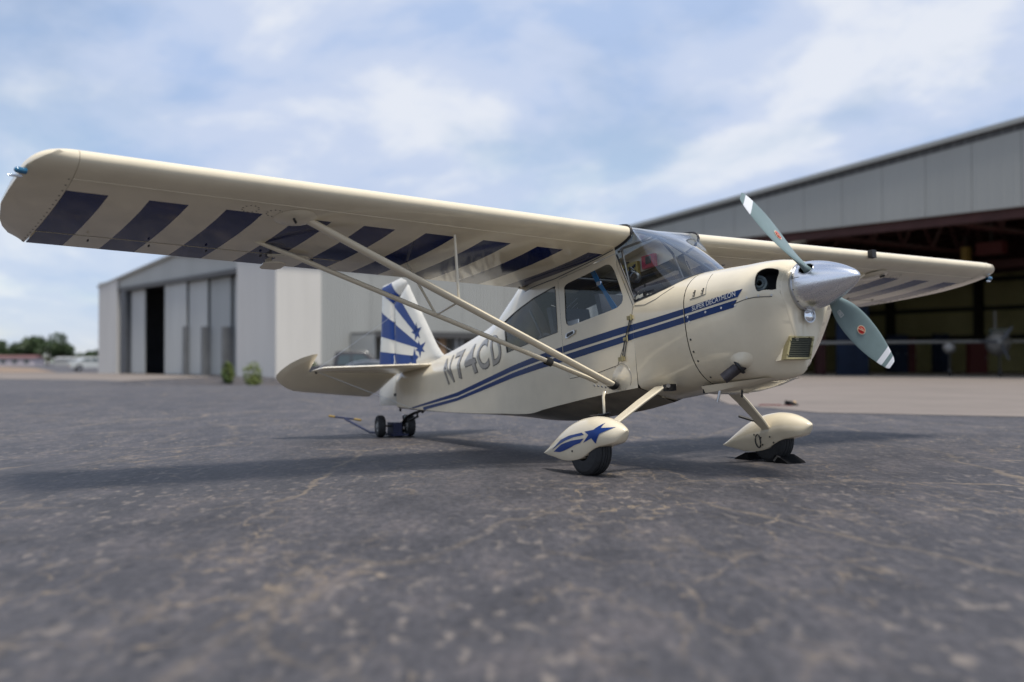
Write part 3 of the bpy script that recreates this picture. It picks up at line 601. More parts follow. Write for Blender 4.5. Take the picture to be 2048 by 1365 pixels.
for x, a, h_, wd, lb in ((96, 420, 13.2, 20, 'widest dark green tree at the far left, left of the hangar'), (62, 440, 12.2, 17, 'rounded tree just left of the widest dark green one'), (123, 410, 10.4, 12, 'tree at the right shoulder of the widest dark green one'), (4, 400, 10.5, 10, 'tree cut by the left edge of the photo'), (33, 430, 10.6, 14, 'low tree between the left edge and the rounded tree'), (165, 420, 6.4, 10, 'low green tree seen over the pale shed'), (186, 430, 6.6, 8, 'small tree touching the hangar pier at the left'), (147, 440, 5.8, 12, 'lowest bushy tree in the gap left of the hangar')):
    tree(x, a, h_, wd, lb)
hd = MB()
for i in range(70):
    x = rng.uniform(-700, 480); foliage(hd, tuple(site(px(rng.uniform(-260, 240), 470), 470 + rng.uniform(-10, 10), 2.2)), (9, 9, 2.2), 26, .9)
tag(hd.build('far_hedge', 'leaf'), kind='stuff')
def shrub(x, a, h_, w_, label, m='leaf2', n=420):
    root = empty('shrub', site(px(x, a), a, dip(px(x, a), a)), label=label, cat='shrub', group='shrubs by the buildings')
    st = MB()
    for k in range(5): t = k * 1.3; st.tube([(0, 0, 0), (w_ * .2 * math.cos(t), w_ * .2 * math.sin(t), h_ * .55)], [.03, .012], 5)
    st.build('stem', 'bark', root); f_ = MB(); foliage(f_, (0, 0, h_ * .50), (w_ / 2, w_ / 2, h_ * .50), n, .075); foliage(f_, (w_ * .18, 0, h_ * .25), (w_ * .42, w_ * .4, h_ * .26), n // 2, .07); f_.build('leaves', m, root)
shrub(455, 61, 1.25, .7, 'darker narrow shrub in front of the right hangar door'); shrub(506, 59.5, 1.35, 1.1, 'yellow-green rounded shrub in front of the white hangar pier'); shrub(620, 61, 1.5, 1.0, 'green shrub half hidden behind the tip of the tailplane')
gr = empty('grass_clump', site(px(884, 60), 60, dip(px(884, 60), 60)), label='pale ornamental grass clump under the canopy behind the fin', cat='grass')
f_ = MB()
for k in range(220):
    t, b = rng.uniform(0, 6.28), rng.uniform(.1, .75); h_ = rng.uniform(1.0, 1.75); c, s = math.cos(t), math.sin(t)
    f_.add([(c * .05 - s * .012, s * .05 + c * .012, 0), (c * .05 + s * .012, s * .05 - c * .012, 0), (c * b * .5, s * b * .5, h_ * .8), (c * b, s * b, h_)], [(0, 1, 2), (0, 2, 3)])
f_.build('blades', 'leaf3', gr)
bd_ = empty('low_building', site(px(24, 380), 380), (0, 0, YAW - math.pi / 2), label='long low building with a red roof at the far left edge', cat='building')
MB().box((-18, 0, 0), (7.6, 8, 2.5)).build('wall', 'plaster', bd_); MB().prism([(-.5, 2.5), (4, 3.5), (8.5, 2.5)], lambda a, b, c: (c, a, b), -18.4, 8.0).build('roof', 'roof_red', bd_)
for k in range(6): 
    f0 = MB().box((-16 + 4 * k, -.06, .7), (-14.2 + 4 * k, -.002, 1.9)).build('window', 'carglass', bd_)
sh = empty('shed', site(px(148, 350), 350), (0, 0, YAW - math.pi / 2), label='pale long shed under the trees, left of the hangar', cat='shed')
MB().box((-6.2, 0, 0), (6.4, 6, 2.1)).build('wall', 'galv', sh); MB().prism([(-.3, 2.1), (3, 2.7), (6.3, 2.1)], lambda a, b, c: (c, a, b), -6.5, 6.7).build('roof', 'galv', sh); MB().box((-2, -.05, 0), (1, -.002, 1.9)).build('door', 'door_dark', sh)


# ------------------------------------------------------------------ the aircraft: body frame x forward, y to port, z up, origin at the spinner tip
TH, BR, TZ = 0.1225, -0.018, 1.4222
RB = Euler((BR, -TH, 0)).to_matrix()
ROOT = Vector((-1.7, 0, 0))
OFF = RB.transposed() @ (Vector((0, 0, TZ)) - ROOT)
def b2w(p): return RB @ Vector(p) + Vector((0, 0, TZ))
plane = empty('light_aircraft', ROOT, (BR, -TH, 0), label='cream high-wing aircraft with blue stripes, parked nose to the right on the asphalt', cat='aircraft')
def P(mb, name, mats, smooth=False, parent=None, angle=40):
    return mb.build(name, mats, parent or plane, smooth, OFF if parent is None else None, angle)
def normal_of(Bd, x, s):
    e = 2e-3
    a = Bd.pt(x + e, s) - Bd.pt(x - e, s); b = Bd.pt(x, min(s + e, 1)) - Bd.pt(x, max(s - e, 0))
    n = np.cross(b, a); l = np.linalg.norm(n); n = n / l if l > 1e-12 else np.array([0, 1, 0.])
    if n[1] < 0 and abs(n[1]) > 0.2: n = -n
    return n
def surf(Bd, x, s, side=-1, off=0.0):
    p = Bd.pt(x, s)
    if off: p = p + normal_of(Bd, x, s) * off
    return (p[0], p[1] * side, p[2])
def xz(Bd, poly, step=0.05, closed=True): return [(a, Bd.s_of_z(a, b)) for a, b in dens(poly, step, closed)]
def skin(Bd, outer, holes=(), cu=0.05, cv=0.035, off=0.0, sides=(-1,)):
    uv, F = patch2d(outer, list(holes), cu, cv); V = []; FF = []
    for sd_ in sides:
        o = len(V); V += [surf(Bd, u, v, sd_, off) for u, v in uv]
        for f in F: FF.append(tuple(int(i) + o for i in (f if sd_ < 0 else f[::-1])))
    return V, FF
def put(name, VF, mats, parent=None, smooth=True, angle=50):
    return mesh(name, VF[0], VF[1], mats, parent or plane, smooth, None, OFF if parent is None else None, angle, outward=(0, 0, -0.05))
def line_on(Bd, poly, r, name, mats, parent, side=-1, step=0.03, closed=False, off=0.0005):
    pts = [surf(Bd, a, b, side, off) for a, b in xz(Bd, poly, step, closed)]
    return P(MB().tube(pts, r, 6), name, mats, True, parent)

def bulge(Bd, x0, z0, rx, rz, h_, sd_, nr_=7, na=28):
    """a smooth low dome standing on the skin"""
    s0 = Bd.s_of_z(x0, z0); L_ = Bd.sec(round(x0, 4))[3]; V = []; F = []
    for i in range(nr_ + 1):
        k = i / nr_
        for j in range(na):
            t = 2 * math.pi * j / na; V.append(surf(Bd, x0 + rx * k * math.cos(t), min(.999, s0 + rz * k * math.sin(t) / L_), sd_, h_ * (1 - k * k) ** 2 + .0005 - .004 * (k == 1)))
    for i in range(nr_):
        for j in range(na): F.append((i * na + j, i * na + (j + 1) % na, (i + 1) * na + (j + 1) % na, (i + 1) * na + j))
    return V, F
# ---- fuselage skin with window openings and a door opening
WIN_D = [(-2.772, .391), (-2.745, .412), (-2.699, .421), (-2.45, .446), (-2.194, .476), (-2.150, .470), (-2.118, .448), (-2.0885, .405), (-2.045, .30), (-2.004, .184), (-2.008, .150), (-2.028, .125), (-2.075, .104), (-2.15, .094), (-2.701, .051), (-2.745, .055), (-2.772, .078), (-2.782, .12)]
WIN_R = [(-2.905, .425), (-3.20, .385), (-3.50, .335), (-3.84, .262), (-3.80, .11), (-3.785, -.040), (-2.908, .023)]
DOOR = [(-2.06, .545), (-2.049, .44), (-1.97, .27), (-1.886, .085), (-1.912, 0), (-2.02, -.19), (-2.131, -.363), (-2.37, -.392), (-2.78, -.40), (-2.848, -.118), (-2.86, .470), (-2.82, .483)]
cab_edge = [(x, CABIN.edge(x)) for x in np.linspace(-1.905, -6.5, 47)]
cab_out = cab_edge + [(-6.5, 0.0), (-3.47, 0.0)] + xz(CABIN, [(-3.40, .56), (-2.075, .60), (-2.058, .52), (-1.868, .105), (-1.905, .04)], .05, False)
door_hole = xz(CABIN, DOOR)
def shrink(poly, d):
    p = np.array(poly); c = p.mean(0); e = np.roll(p, -1, 0) - np.roll(p, 1, 0); n = np.c_[e[:, 1], -e[:, 0]]; n /= np.linalg.norm(n, axis=1)[:, None]
    n *= np.sign(((p - c) * n).sum(1).mean()); return [tuple(q) for q in p - n * d]
rear_hole = xz(CABIN, WIN_R); dwin_hole = xz(CABIN, WIN_D)
sb = skin(CABIN, cab_out, [door_hole, rear_hole]); pt_ = skin(CABIN, cab_out, [dwin_hole, rear_hole], sides=(1,))
dk_edge = [(x, DECK.edge(x)) for x in np.linspace(-1.276, -1.903, 13)]
dk = skin(DECK, [(-1.903, 0), (-1.276, 0), (-1.276, 1), (-1.903, 1)], sides=(-1, 1))
MBf = MB().add(*sb).add(*pt_).add(*dk)
MBf.add([CABIN.pt(-6.5, s) * np.array([1, sd_, 1]) for sd_ in (-1, 1) for s in np.linspace(0, 1, 12)], [tuple(range(12)) + tuple(range(23, 11, -1))])
fus = put('fuselage', (MBf.v, MBf.f), 'fabric')
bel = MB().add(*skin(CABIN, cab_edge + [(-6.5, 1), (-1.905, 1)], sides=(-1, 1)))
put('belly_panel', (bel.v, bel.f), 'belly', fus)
for sd_ in (-1, 1):
    put('rear_window', skin(CABIN, xz(CABIN, shrink(WIN_R, .002)), cu=.1, cv=.07, off=-.004, sides=(sd_,)), 'glass', fus)
    line_on(CABIN, WIN_R, .004, 'window_trim', 'tube', fus, sd_, closed=True)
put('side_window', skin(CABIN, xz(CABIN, shrink(WIN_D, .002)), cu=.1, cv=.07, off=-.004, sides=(1,)), 'glass', fus)
# ---- door
door = put('door', skin(CABIN, xz(CABIN, shrink(DOOR, .005)), [dwin_hole], off=.002), 'fabric')
put('door_window', skin(CABIN, xz(CABIN, shrink(WIN_D, .002)), cu=.1, cv=.07, off=-.004), 'glass', door)
for i, (x, z, w_, h_) in enumerate([(-1.923, -.005, .05, .030), (-1.985, -.165, .02, .025), (-2.062, -.318, .055, .032)]):
    P(MB().box((x - .035, -.400, z - h_ / 2), (x + w_ - .02, -.384, z + h_ / 2)).tube([(x + .016, -.400, z - .025), (x + .016, -.400, z + .025)], .006, 8), 'hinge', 'brass', False, door)
h = MB(); hp = [(-2.785, -.045), (-2.77, -.012), (-2.66, .006), (-2.648, -.002), (-2.652, -.022), (-2.672, -.030), (-2.765, -.052)]
h.prism(hp, lambda a, b, c: (a, c, b), -.397, -.383, 0); h.prism([(x * .7 - 2.715 * .3, z * .7 - .022 * .3) for x, z in hp], lambda a, b, c: (a, c, b), -.400, -.396, 1)
P(h, 'door_handle', ['steel', 'dark_steel'], False, door)
P(MB().tube([(-1.93, -.3895, -.01), (-2.015, -.389, -.175), (-2.058, -.388, -.31)], .0045, 6), 'hinge_pin', 'tube', True, door)
P(MB().tube([(-1.905, -.3885, -.01), (-1.99, -.387, -.175), (-2.035, -.386, -.31)], .0035, 6), 'hinge_pin', 'tube', True, door)
# roof rail seam and door post seam
line_on(CABIN, [(-3.42, .475), (-2.9, .492), (-2.3, .552), (-2.09, .580)], .004, 'seam', 'tube', fus)
line_on(CABIN, [(-2.048, .53), (-1.95, .315), (-1.868, .13)], .007, 'windshield_edge', 'black', fus); line_on(CABIN, [(-2.048, .53), (-1.95, .315), (-1.868, .13)], .007, 'windshield_edge', 'black', fus, 1)
line_on(DECK, [(-1.873, .085), (-1.75, .07), (-1.62, .095), (-1.45, .16)], .0022, 'seam', 'letter', fus)

# ---- cowling
INLET = [(-.5728, .404), (-.5800, .38), (-.5825, .335), (-.5805, .305), (-.566, .284), (-.53, .262), (-.4935, .243), (-.487, .247), (-.484, .27), (-.484, .33), (-.484, .386), (-.495, .402), (-.553, .423), (-.566, .418)]
cow_out = [(-.4755, 0), (-.4755, 1), (-1.266, 1), (-1.266, 0)]
cs = MB().add(*skin(COWL, cow_out, [INLET], .03, .025, sides=(-1, 1)))
ring = [COWL.pt(-.4755, s) for s in np.linspace(0, 1, 25)]
loop = [(p[0], -p[1], p[2]) for p in ring] + [(p[0], p[1], p[2]) for p in ring[::-1][1:-1]]
cap = [loop]
for sc, dx in ((.975, .006), (.93, .0085), (.6, .010), (.05, .010)):
    cz = -.10; cap.append([(x + dx + (1 - sc) * (-.48 - x) * .5, y * sc, cz + (z - cz) * sc) for x, y, z in loop])
n_ = len(loop); cv_ = [p for r_ in cap for p in r_]
cs.add(cv_, [(i * n_ + j, i * n_ + (j + 1) % n_, (i + 1) * n_ + (j + 1) % n_, (i + 1) * n_ + j) for i in range(len(cap) - 1) for j in range(n_)] + [tuple((len(cap) - 1) * n_ + j for j in range(n_))])
cowl = put('cowling', (cs.v, cs.f), 'fabric', angle=55)
for sd_ in (-1, 1):
    rim = dens(INLET, .02); n_ = len(rim); a0 = [np.array(surf(COWL, u, v, sd_)) for u, v in rim]
    c0 = np.mean(a0, 0); d_ = np.array([-.6, -sd_ * .75, -.05]); d_ /= np.linalg.norm(d_)
    lev = [a0, [p + d_ * .018 for p in a0], [c0 + (p - c0) * .96 + d_ * .06 for p in a0], [c0 + (p - c0) * .9 + d_ * .17 for p in a0]]
    vv = [p for l in lev for p in l]
    MI = [0] * n_ + [1] * (2 * n_) + [1]
    m_ = MB(); m_.add(vv, [(i * n_ + j, i * n_ + (j + 1) % n_, (i + 1) * n_ + (j + 1) % n_, (i + 1) * n_ + j) for i in range(3) for j in range(n_)] + [tuple(3 * n_ + j for j in range(n_))]); m_.m = MI
    P(m_, 'air_inlet', ['cream', 'interior'], True, cowl)
    e_ = MB()
    for k in range(7):      # cylinder cooling fins behind the inlet
        cx = c0 + d_ * (.045 + .012 * k); e_.lathe([(-.003, .02), (-.003, .055), (.003, .055), (.003, .02)], cx + np.array([-.055, sd_ * .02, -.01]), d_, 14)
    e_.lathe([(0, .036), (.14, .036)], c0 + d_ * .03 + np.array([-.055, sd_ * .02, -.01]), d_, 14)
    P(e_, 'engine_cylinder', 'cyl', False, cowl)
    line_on(COWL, [(-.775, -.095), (-.731, -.090), (-.66, -.078), (-.59, -.074), (-.50, -.079)], .003, 'seam', 'tube', cowl, sd_)
    for x, z in [(-.56, -.066), (-.64, -.068), (-.50, -.069), (-.745, -.105), (-.88, -.102), (-1.04, -.106), (-1.235, -.112), (-1.225, -.150)]:
        p = np.array(surf(COWL, x, COWL.s_of_z(x, z), sd_, .001)); n = normal_of(COWL, x, COWL.s_of_z(x, z)) * np.array([1, sd_, 1])
        P(MB().lathe([(0, .0085), (.003, .0075), (.003, .004), (.001, .003), (.001, 0)], p, n, 10), 'fastener', 'silver', False, cowl)
    for x, z in [(-1.235, -.28), (-1.225, -.44), (-1.205, -.56), (-1.235, -.37)]:
        p = np.array(surf(COWL, x, COWL.s_of_z(x, z), sd_, .001)); n = normal_of(COWL, x, COWL.s_of_z(x, z)) * np.array([1, sd_, 1])
        P(MB().lathe([(0, .009), (.003, .008), (.003, 0)], p, n, 8), 'fastener', 'dark_steel', False, cowl)
# oil access hatch on the top right, with its latches
line_on(COWL, [(-1.20, .016), (-1.12, .018), (-1.035, .025)], .0025, 'hatch_seam', 'tube', cowl)
line_on(COWL, [(-1.030, .025), (-1.045, .10), (-1.055, .15), (-1.07, .19)], .0018, 'hatch_seam', 'tube', cowl)
for x in (-1.155, -1.065):
    q = [surf(COWL, x, COWL.s_of_z(x, z), -1, .002) for z in (.030, .05, .075)]
    P(MB().tube(q, [.004, .005, .0065], 6).tube([surf(COWL, x - .014, COWL.s_of_z(x, .035), -1, .001), surf(COWL, x - .014, COWL.s_of_z(x, .035), -1, .005)], .004, 6).tube([surf(COWL, x - .014, COWL.s_of_z(x, .06), -1, .001), surf(COWL, x - .014, COWL.s_of_z(x, .06), -1, .005)], .004, 6), 'hatch_latch', 'dark_steel', True, cowl)
# landing light in a recessed bowl
ll = Vector((-.462, -.001, -.206))
P(MB().lathe([(.004, .050), (.010, .052), (.010, .046), (-.004, .042)], ll, (1, -.12, -.05), 24).lathe([(-.004, .042), (-.012, .03), (-.02, 0)], ll, (1, -.12, -.05), 24), 'landing_light', 'steel', True, cowl)
P(MB().lathe([(.002, .043), (.008, .03), (.011, .012), (.011, 0)], ll, (1, -.12, -.05), 24), 'landing_light_lens', 'lens', True, cowl)
# oil cooler
A, B_, C_, E_ = [np.array(p) for p in ((-.512, -.162, -.350), (-.464, .029, -.353), (-.475, -.014, -.513), (-.524, -.214, -.512))]
def quad(u, v, w_): return (A * (1 - u) + B_ * u) * (1 - v) + (E_ * (1 - u) + C_ * u) * v + np.array([.973, -.23, 0]) * w_
oc = MB()
for lo, hi in (((0, 0), (1, .075)), ((0, .925), (1, 1)), ((0, .075), (.07, .925)), ((.93, .075), (1, .925))): oc.box((*lo, -.05), (*hi, .010), 0, quad)
oc.box((.07, .075, -.05), (.93, .925, -.006), 1, quad)
oc.box((.0, .0, -.12), (1, 1, -.0505), 2, quad); oc.m = oc.m
P(oc, 'oil_cooler', ['brass', 'interior', 'cream'], False, cowl)
for k in range(11):
    v = .11 + k * .078; P(MB().box((.075, v, -.006), (.925, v + .04, .004), 0, quad), 'cooler_fin', 'cooler', False, cowl)
for u, v in ((.035, .18), (.035, .8), (.965, .16), (.965, .45), (.965, .8), (.2, .04), (.8, .04)):
    P(MB().lathe([(0, .006), (.006, .005), (.006, 0)], quad(u, v, .012), (.97, -.23, 0), 8), 'cooler_screw', 'brass', False, cowl)
# exhaust stub with its dark opening
ex = [(-.80, -.24, -.47), (-.861, -.312, -.521), (-.905, -.350, -.558), (-.955, -.392, -.602)]
P(MB().tube(ex, .041, 18, caps=False).tube(ex[::-1], .036, 18, caps=False), 'exhaust_pipe', 'exhaust', True)
P(MB().lathe([(-.012, .062), (.006, .058), (.012, .050), (.012, .041)], (-.862, -.322, -.525), (-.5, -.45, -.42), 20), 'exhaust_cuff', 'black', True)
put('exhaust_blister', bulge(COWL, -.815, -.49, .115, .075, .034, -1), 'cream'); put('exhaust_blister', bulge(COWL, -.815, -.49, .115, .075, .034, 1), 'cream')
# lower cowl outlet and scoop under the nose
sc_ = MB()
sec_ = lambda x, hw_, zt_, zb_: [(x, -hw_, zt_), (x, -hw_ * .9, zb_ + .01), (x, -hw_ * .5, zb_), (x, hw_ * .5, zb_), (x, hw_ * .9, zb_ + .01), (x, hw_, zt_)]
rows = [sec_(-.74, .17, -.615, -.622), sec_(-.95, .22, -.615, -.655), sec_(-1.20, .25, -.615, -.675), sec_(-1.33, .25, -.615, -.675)]
sc_.add([p for r_ in rows for p in r_], [(i * 6 + j, i * 6 + j + 1, (i + 1) * 6 + j + 1, (i + 1) * 6 + j) for i in range(3) for j in range(5)])
P(sc_, 'cowl_outlet', 'cream', True)
P(MB().box((-1.329, -.24, -.668), (-1.322, .24, -.61)), 'outlet_opening', 'interior')
P(MB().tube([(-1.18, -.21, -.655), (-1.19, -.215, -.70), (-1.205, -.22, -.745)], .010, 8), 'drain_pipe', 'steel', True)
P(MB().tube([(-1.10, -.06, -.65), (-1.11, -.06, -.72)], .008, 8), 'drain_pipe', 'dark_steel', True)

# ---- blue stripes along the side, and their lettering
kT = ([-6.3, -6.12, -4.89, -3.67, -2.68, -2.03, -1.885, -1.279, -.669], [-.362, -.350, -.299, -.173, -.098, -.062, -.0615, -.043, .0])
kU = ([-6.3, -6.1, -4.897, -3.671, -2.688, -2.035, -1.916, -1.27, -.715], [-.374, -.366, -.338, -.221, -.156, -.119, -.113, -.086, -.051])
kL = ([-6.3, -6.0, -4.9, -3.673, -2.69, -2.038, -1.92, -1.275, -.723], [-.383, -.376, -.354, -.239, -.177, -.138, -.130, -.103, -.068])
kB = ([-5.76, -5.685, -4.905, -3.677, -2.698, -2.044, -1.93, -1.256, -.759], [-.410, -.405, -.384, -.285, -.235, -.190, -.179, -.149, -.119])
kf = lambda k: (lambda x: float(np.interp(x, *k)))
T_, U_, L_, B__ = kf(kT), kf(kU), kf(kL), kf(kB)
def fx(pairs): return lambda z: float(np.interp(z, *zip(*sorted((b, a) for a, b in pairs))))
door_f = fx([(-2.06, .545), (-1.886, .085), (-1.912, 0), (-2.02, -.19), (-2.131, -.363)])
for sd_ in (-1, 1):
    for Bd, x0, x1, par in ((COWL, -1.264, None, cowl), (DECK, -1.902, -1.278, fus), (CABIN, 'd1', -1.906, fus), (CABIN, -2.842, 'd0', door if sd_ < 0 else fus), (CABIN, None, -2.854, fus)):
        for tp, bt, fr, bk in ((T_, U_, (-.669, -.715), (-6.22, -6.22)), (L_, B__, (-.723, -.759), (-5.76, -5.76))):
            def X(v, e, f, which):
                if v is None: return fr[which] if e else bk[which]
                if v == 'd1': return door_f(f(-1.95)) + .003
                if v == 'd0': return door_f(f(-1.95)) - .008
                return v
            if x1 is None: a1, b1 = fr
            else: a1, b1 = X(x1, True, tp, 0), X(x1, True, bt, 1)
            if x0 is None: a0_, b0_ = bk
            else: a0_, b0_ = X(x0, False, tp, 0), X(x0, False, bt, 1)
            n = max(2, int(abs(a1 - a0_) / .12) + 1)
            poly = [(x, tp(x)) for x in np.linspace(a1, a0_, n)] + [(x, bt(x)) for x in np.linspace(b0_, b1, n)]
            put('blue_stripe', skin(Bd, xz(Bd, poly, .05), cu=.06, cv=.045, off=.0045 if par is door else .0022, sides=(sd_,)), 'blue', par, True)
def text_mesh(s, offset=0.0, space=1.0):
    cu = D.curves.new('text', 'FONT'); cu.body = s; cu.offset = offset; cu.space_character = space; cu.resolution_u = 4
    o = D.objects.new('text', cu); COL.objects.link(o); bpy.context.view_layer.update()
    me = D.meshes.new_from_object(o.evaluated_get(bpy.context.evaluated_depsgraph_get())); D.objects.remove(o); D.curves.remove(cu)
    bm = bmesh.new(); bm.from_mesh(me); D.meshes.remove(me)
    for ax in (0, 1):
        vs2 = [v.co[ax] for v in bm.verts]
        for c in np.linspace(min(vs2), max(vs2), 9)[1:-1]:
            n = [0, 0, 0]; n[ax] = 1; p = [0, 0, 0]; p[ax] = c
            bmesh.ops.bisect_plane(bm, geom=bm.verts[:] + bm.edges[:] + bm.faces[:], plane_co=p, plane_no=n)
    V = [tuple(v.co) for v in bm.verts]; bm.verts.index_update(); F = [tuple(v.index for v in f.verts) for f in bm.faces]; bm.free(); return V, F
def text_on(Bd, s, fn, name, mats, parent, off, offset=0.0, side=-1, norm=None):
    V, F = text_mesh(s, offset); X_ = [v[0] for v in V]; Y_ = [v[1] for v in V]
    x0, x1, y0, y1 = norm or (min(X_), max(X_), min(Y_), max(Y_)); o = []
    for v in V:
        u, q = (v[0] - x0) / (x1 - x0), (v[1] - y0) / (y1 - y0); x, z = fn(u, q)
        o.append(surf(Bd, x, Bd.s_of_z(x, z), side, off))
    put(name, (o, F), mats, parent, False); return (x0, x1, y0, y1)
# registration: each letter its own piece, a dark edge under a grey face
LET = [('N', -5.096, -4.941, -.191, -.181, -5.262, -5.105, .085, .107), ('7', -4.835, -4.640, -.173, -.163, -5.045, -4.852, .119, .137), ('4', -4.620, -4.375, -.158, -.145, -4.790, -4.545, .143, .152),
       ('C', -4.375, -4.145, -.143, -.132, -4.440, -4.200, .155, .158), ('D', -4.075, -3.875, -.127, -.103, -4.130, -3.930, .158, .158)]
for sd_ in (-1,):
    for ch, x0, x1, z0, z1, t0, t1, y0, y1 in LET:
        fn = lambda u, q: ((x0 + (x1 - x0) * u) * (1 - q) + (t0 + (t1 - t0) * u) * q, (z0 + (z1 - z0) * u) * (1 - q) + (y0 + (y1 - y0) * u) * q)
        nm = text_on(CABIN, ch, fn, 'registration_letter', 'letter', fus, .0045, .012)
        text_on(CABIN, ch, fn, 'letter_outline', 'letter_edge', fus, .0025, .030, norm=nm)
text_on(COWL, 'SUPER DECATHLON', lambda u, q: (-1.178 + .445 * u, (-.0745 + .034 * u) + q * (.034 + .003 * u)), 'model_lettering', 'silver', cowl, .0045, .004)

# ---- windshield
WB = [(-1.868, .372, .110), (-1.78, .364, .123), (-1.70, .357, .133), (-1.553, .336, .160), (-1.459, .311, .185), (-1.385, .270, .210), (-1.325, .20, .236), (-1.295, .10, .260), (-1.287, 0, .268)]
TI, CH, XLE, ZLE, ALF, DIH = 4.5754, 1.635, -1.868, .682, .168, math.tan(.0223)
def naca(c):
    yt = .6 * (.2969 * math.sqrt(c) - .126 * c - .3516 * c * c + .2843 * c ** 3 - .1036 * c ** 4); m_, p_ = .01, .4
    yc = m_ / p_ ** 2 * (2 * p_ * c - c * c) if c < p_ else m_ / (1 - p_) ** 2 * (1 - 2 * p_ + 2 * p_ * c - c * c)
    yt *= 1 + .28 * math.exp(-c / .03); return yc + yt, yc - yt
def wp(c, up, y, off=0.0):
    u_, l_ = naca(c); z = (u_ + off / CH) if up else (l_ - off / CH)
    k = max(0, y - .352)        # the port wing is rigged a touch lower and further aft
    return (XLE - c * CH - .0165 * k, y, ZLE - c * ALF + z * CH + abs(y) * DIH - .0088 * k)
WT = [wp(.125, 0, .36), wp(.07, 0, .358), wp(.02, 0, .356), wp(0, 0, .354), wp(.015, 1, .35), wp(.04, 1, .33), wp(.055, 1, .24), wp(.06, 1, .12), wp(.06, 1, 0)]
def spl(pts, n):
    t = np.r_[0, np.cumsum([math.dist(a, b) for a, b in zip(pts, pts[1:])])]; t /= t[-1]; f = [pchip(t, [p[k] for p in pts]) for k in range(3)]
    return [np.array([g(u) for g in f]) for u in np.linspace(0, 1, n)]
nb = 22; bb, tt = spl(WB, nb), spl(WT, nb); V = []; nv = 12
for j in range(nv + 1):
    v = j / nv
    row = [(bb[i] * (1 - v) + tt[i] * v) + np.array([.035, .016, .02]) * math.sin(math.pi * v) * np.array([1, min(1, 1.0 - i / nb), 1]) * (0.15 + .85 * i / nb) for i in range(nb)]
    V += [(p[0], -p[1], p[2]) for p in row] + [(p[0], p[1], p[2]) for p in row[::-1][1:]]
nn = 2 * nb - 1
put('windshield', (V, [(j * nn + i, j * nn + i + 1, (j + 1) * nn + i + 1, (j + 1) * nn + i) for j in range(nv) for i in range(nn - 1)]), 'shield')
gs = [(p[0], p[2]) for p in bb]
gl = [(x - .01, DECK.s_of_z(x, z)) for x, z in gs]; gl[-1] = (gl[-1][0], 0); gl = gl + [(-1.90, 0), (-1.90, gl[0][1])]
put('glareshield', skin(DECK, gl, cu=.06, cv=.05, off=.003, sides=(-1, 1)), 'interior')
# black sealing strip round the wing roots
for sd_ in (-1, 1):
    strip = [wp(c, 0, .365 * sd_, .004) for c in (.155, .12, .08, .04, .012, .003)] + [wp(0, 0, .365 * sd_)] + [wp(c, 1, .365 * sd_, .004) for c in (.008, .03, .06, .11)]
    P(MB().tube(strip, .013, 8), 'wing_root_seal', 'black', True)

# ---- wings
CS = [0, .004, .012, .03, .06, .1, .15, .22, .35, .5, .65, .775]
def wing_rows(ys, c0, c1, sd_):
    cc = sorted(set([c for c in CS if c0 <= c <= c1] + [c0, c1] + ([.79, .88, 1.0] if c1 > .99 else [])))
    prof = [(c, 1) for c in cc[::-1]] + [(c, 0) for c in (cc[1:] if c0 == 0 else cc)]
    if c1 > .99: prof = prof[:-1]
    V = [wp(c, up, y * sd_) for y in ys for c, up in prof]; n = len(prof); F = []; MI = []
    for i in range(len(ys) - 1):
        ym = (ys[i] + ys[i + 1]) / 2; k = math.floor((TI - ym) / .2527)
        for j in range(n):
            j2 = (j + 1) % n; F.append((i * n + j, i * n + j2, (i + 1) * n + j2, (i + 1) * n + j))
            low = prof[j][1] == 0 and prof[j2][1] == 0 or (c1 > .99 and j == n - 1)
            MI.append(1 if low and min(prof[j][0], prof[j2][0]) >= .2199 and k % 2 == 0 and 0 <= k <= 16 else 0)
    F += [tuple(range(n)), tuple((len(ys) - 1) * n + j for j in range(n))]; MI += [0, 0]
    return V, F, MI
ks = [TI - .2527 * k for k in range(18)]
YA = TI - 9 * .2527
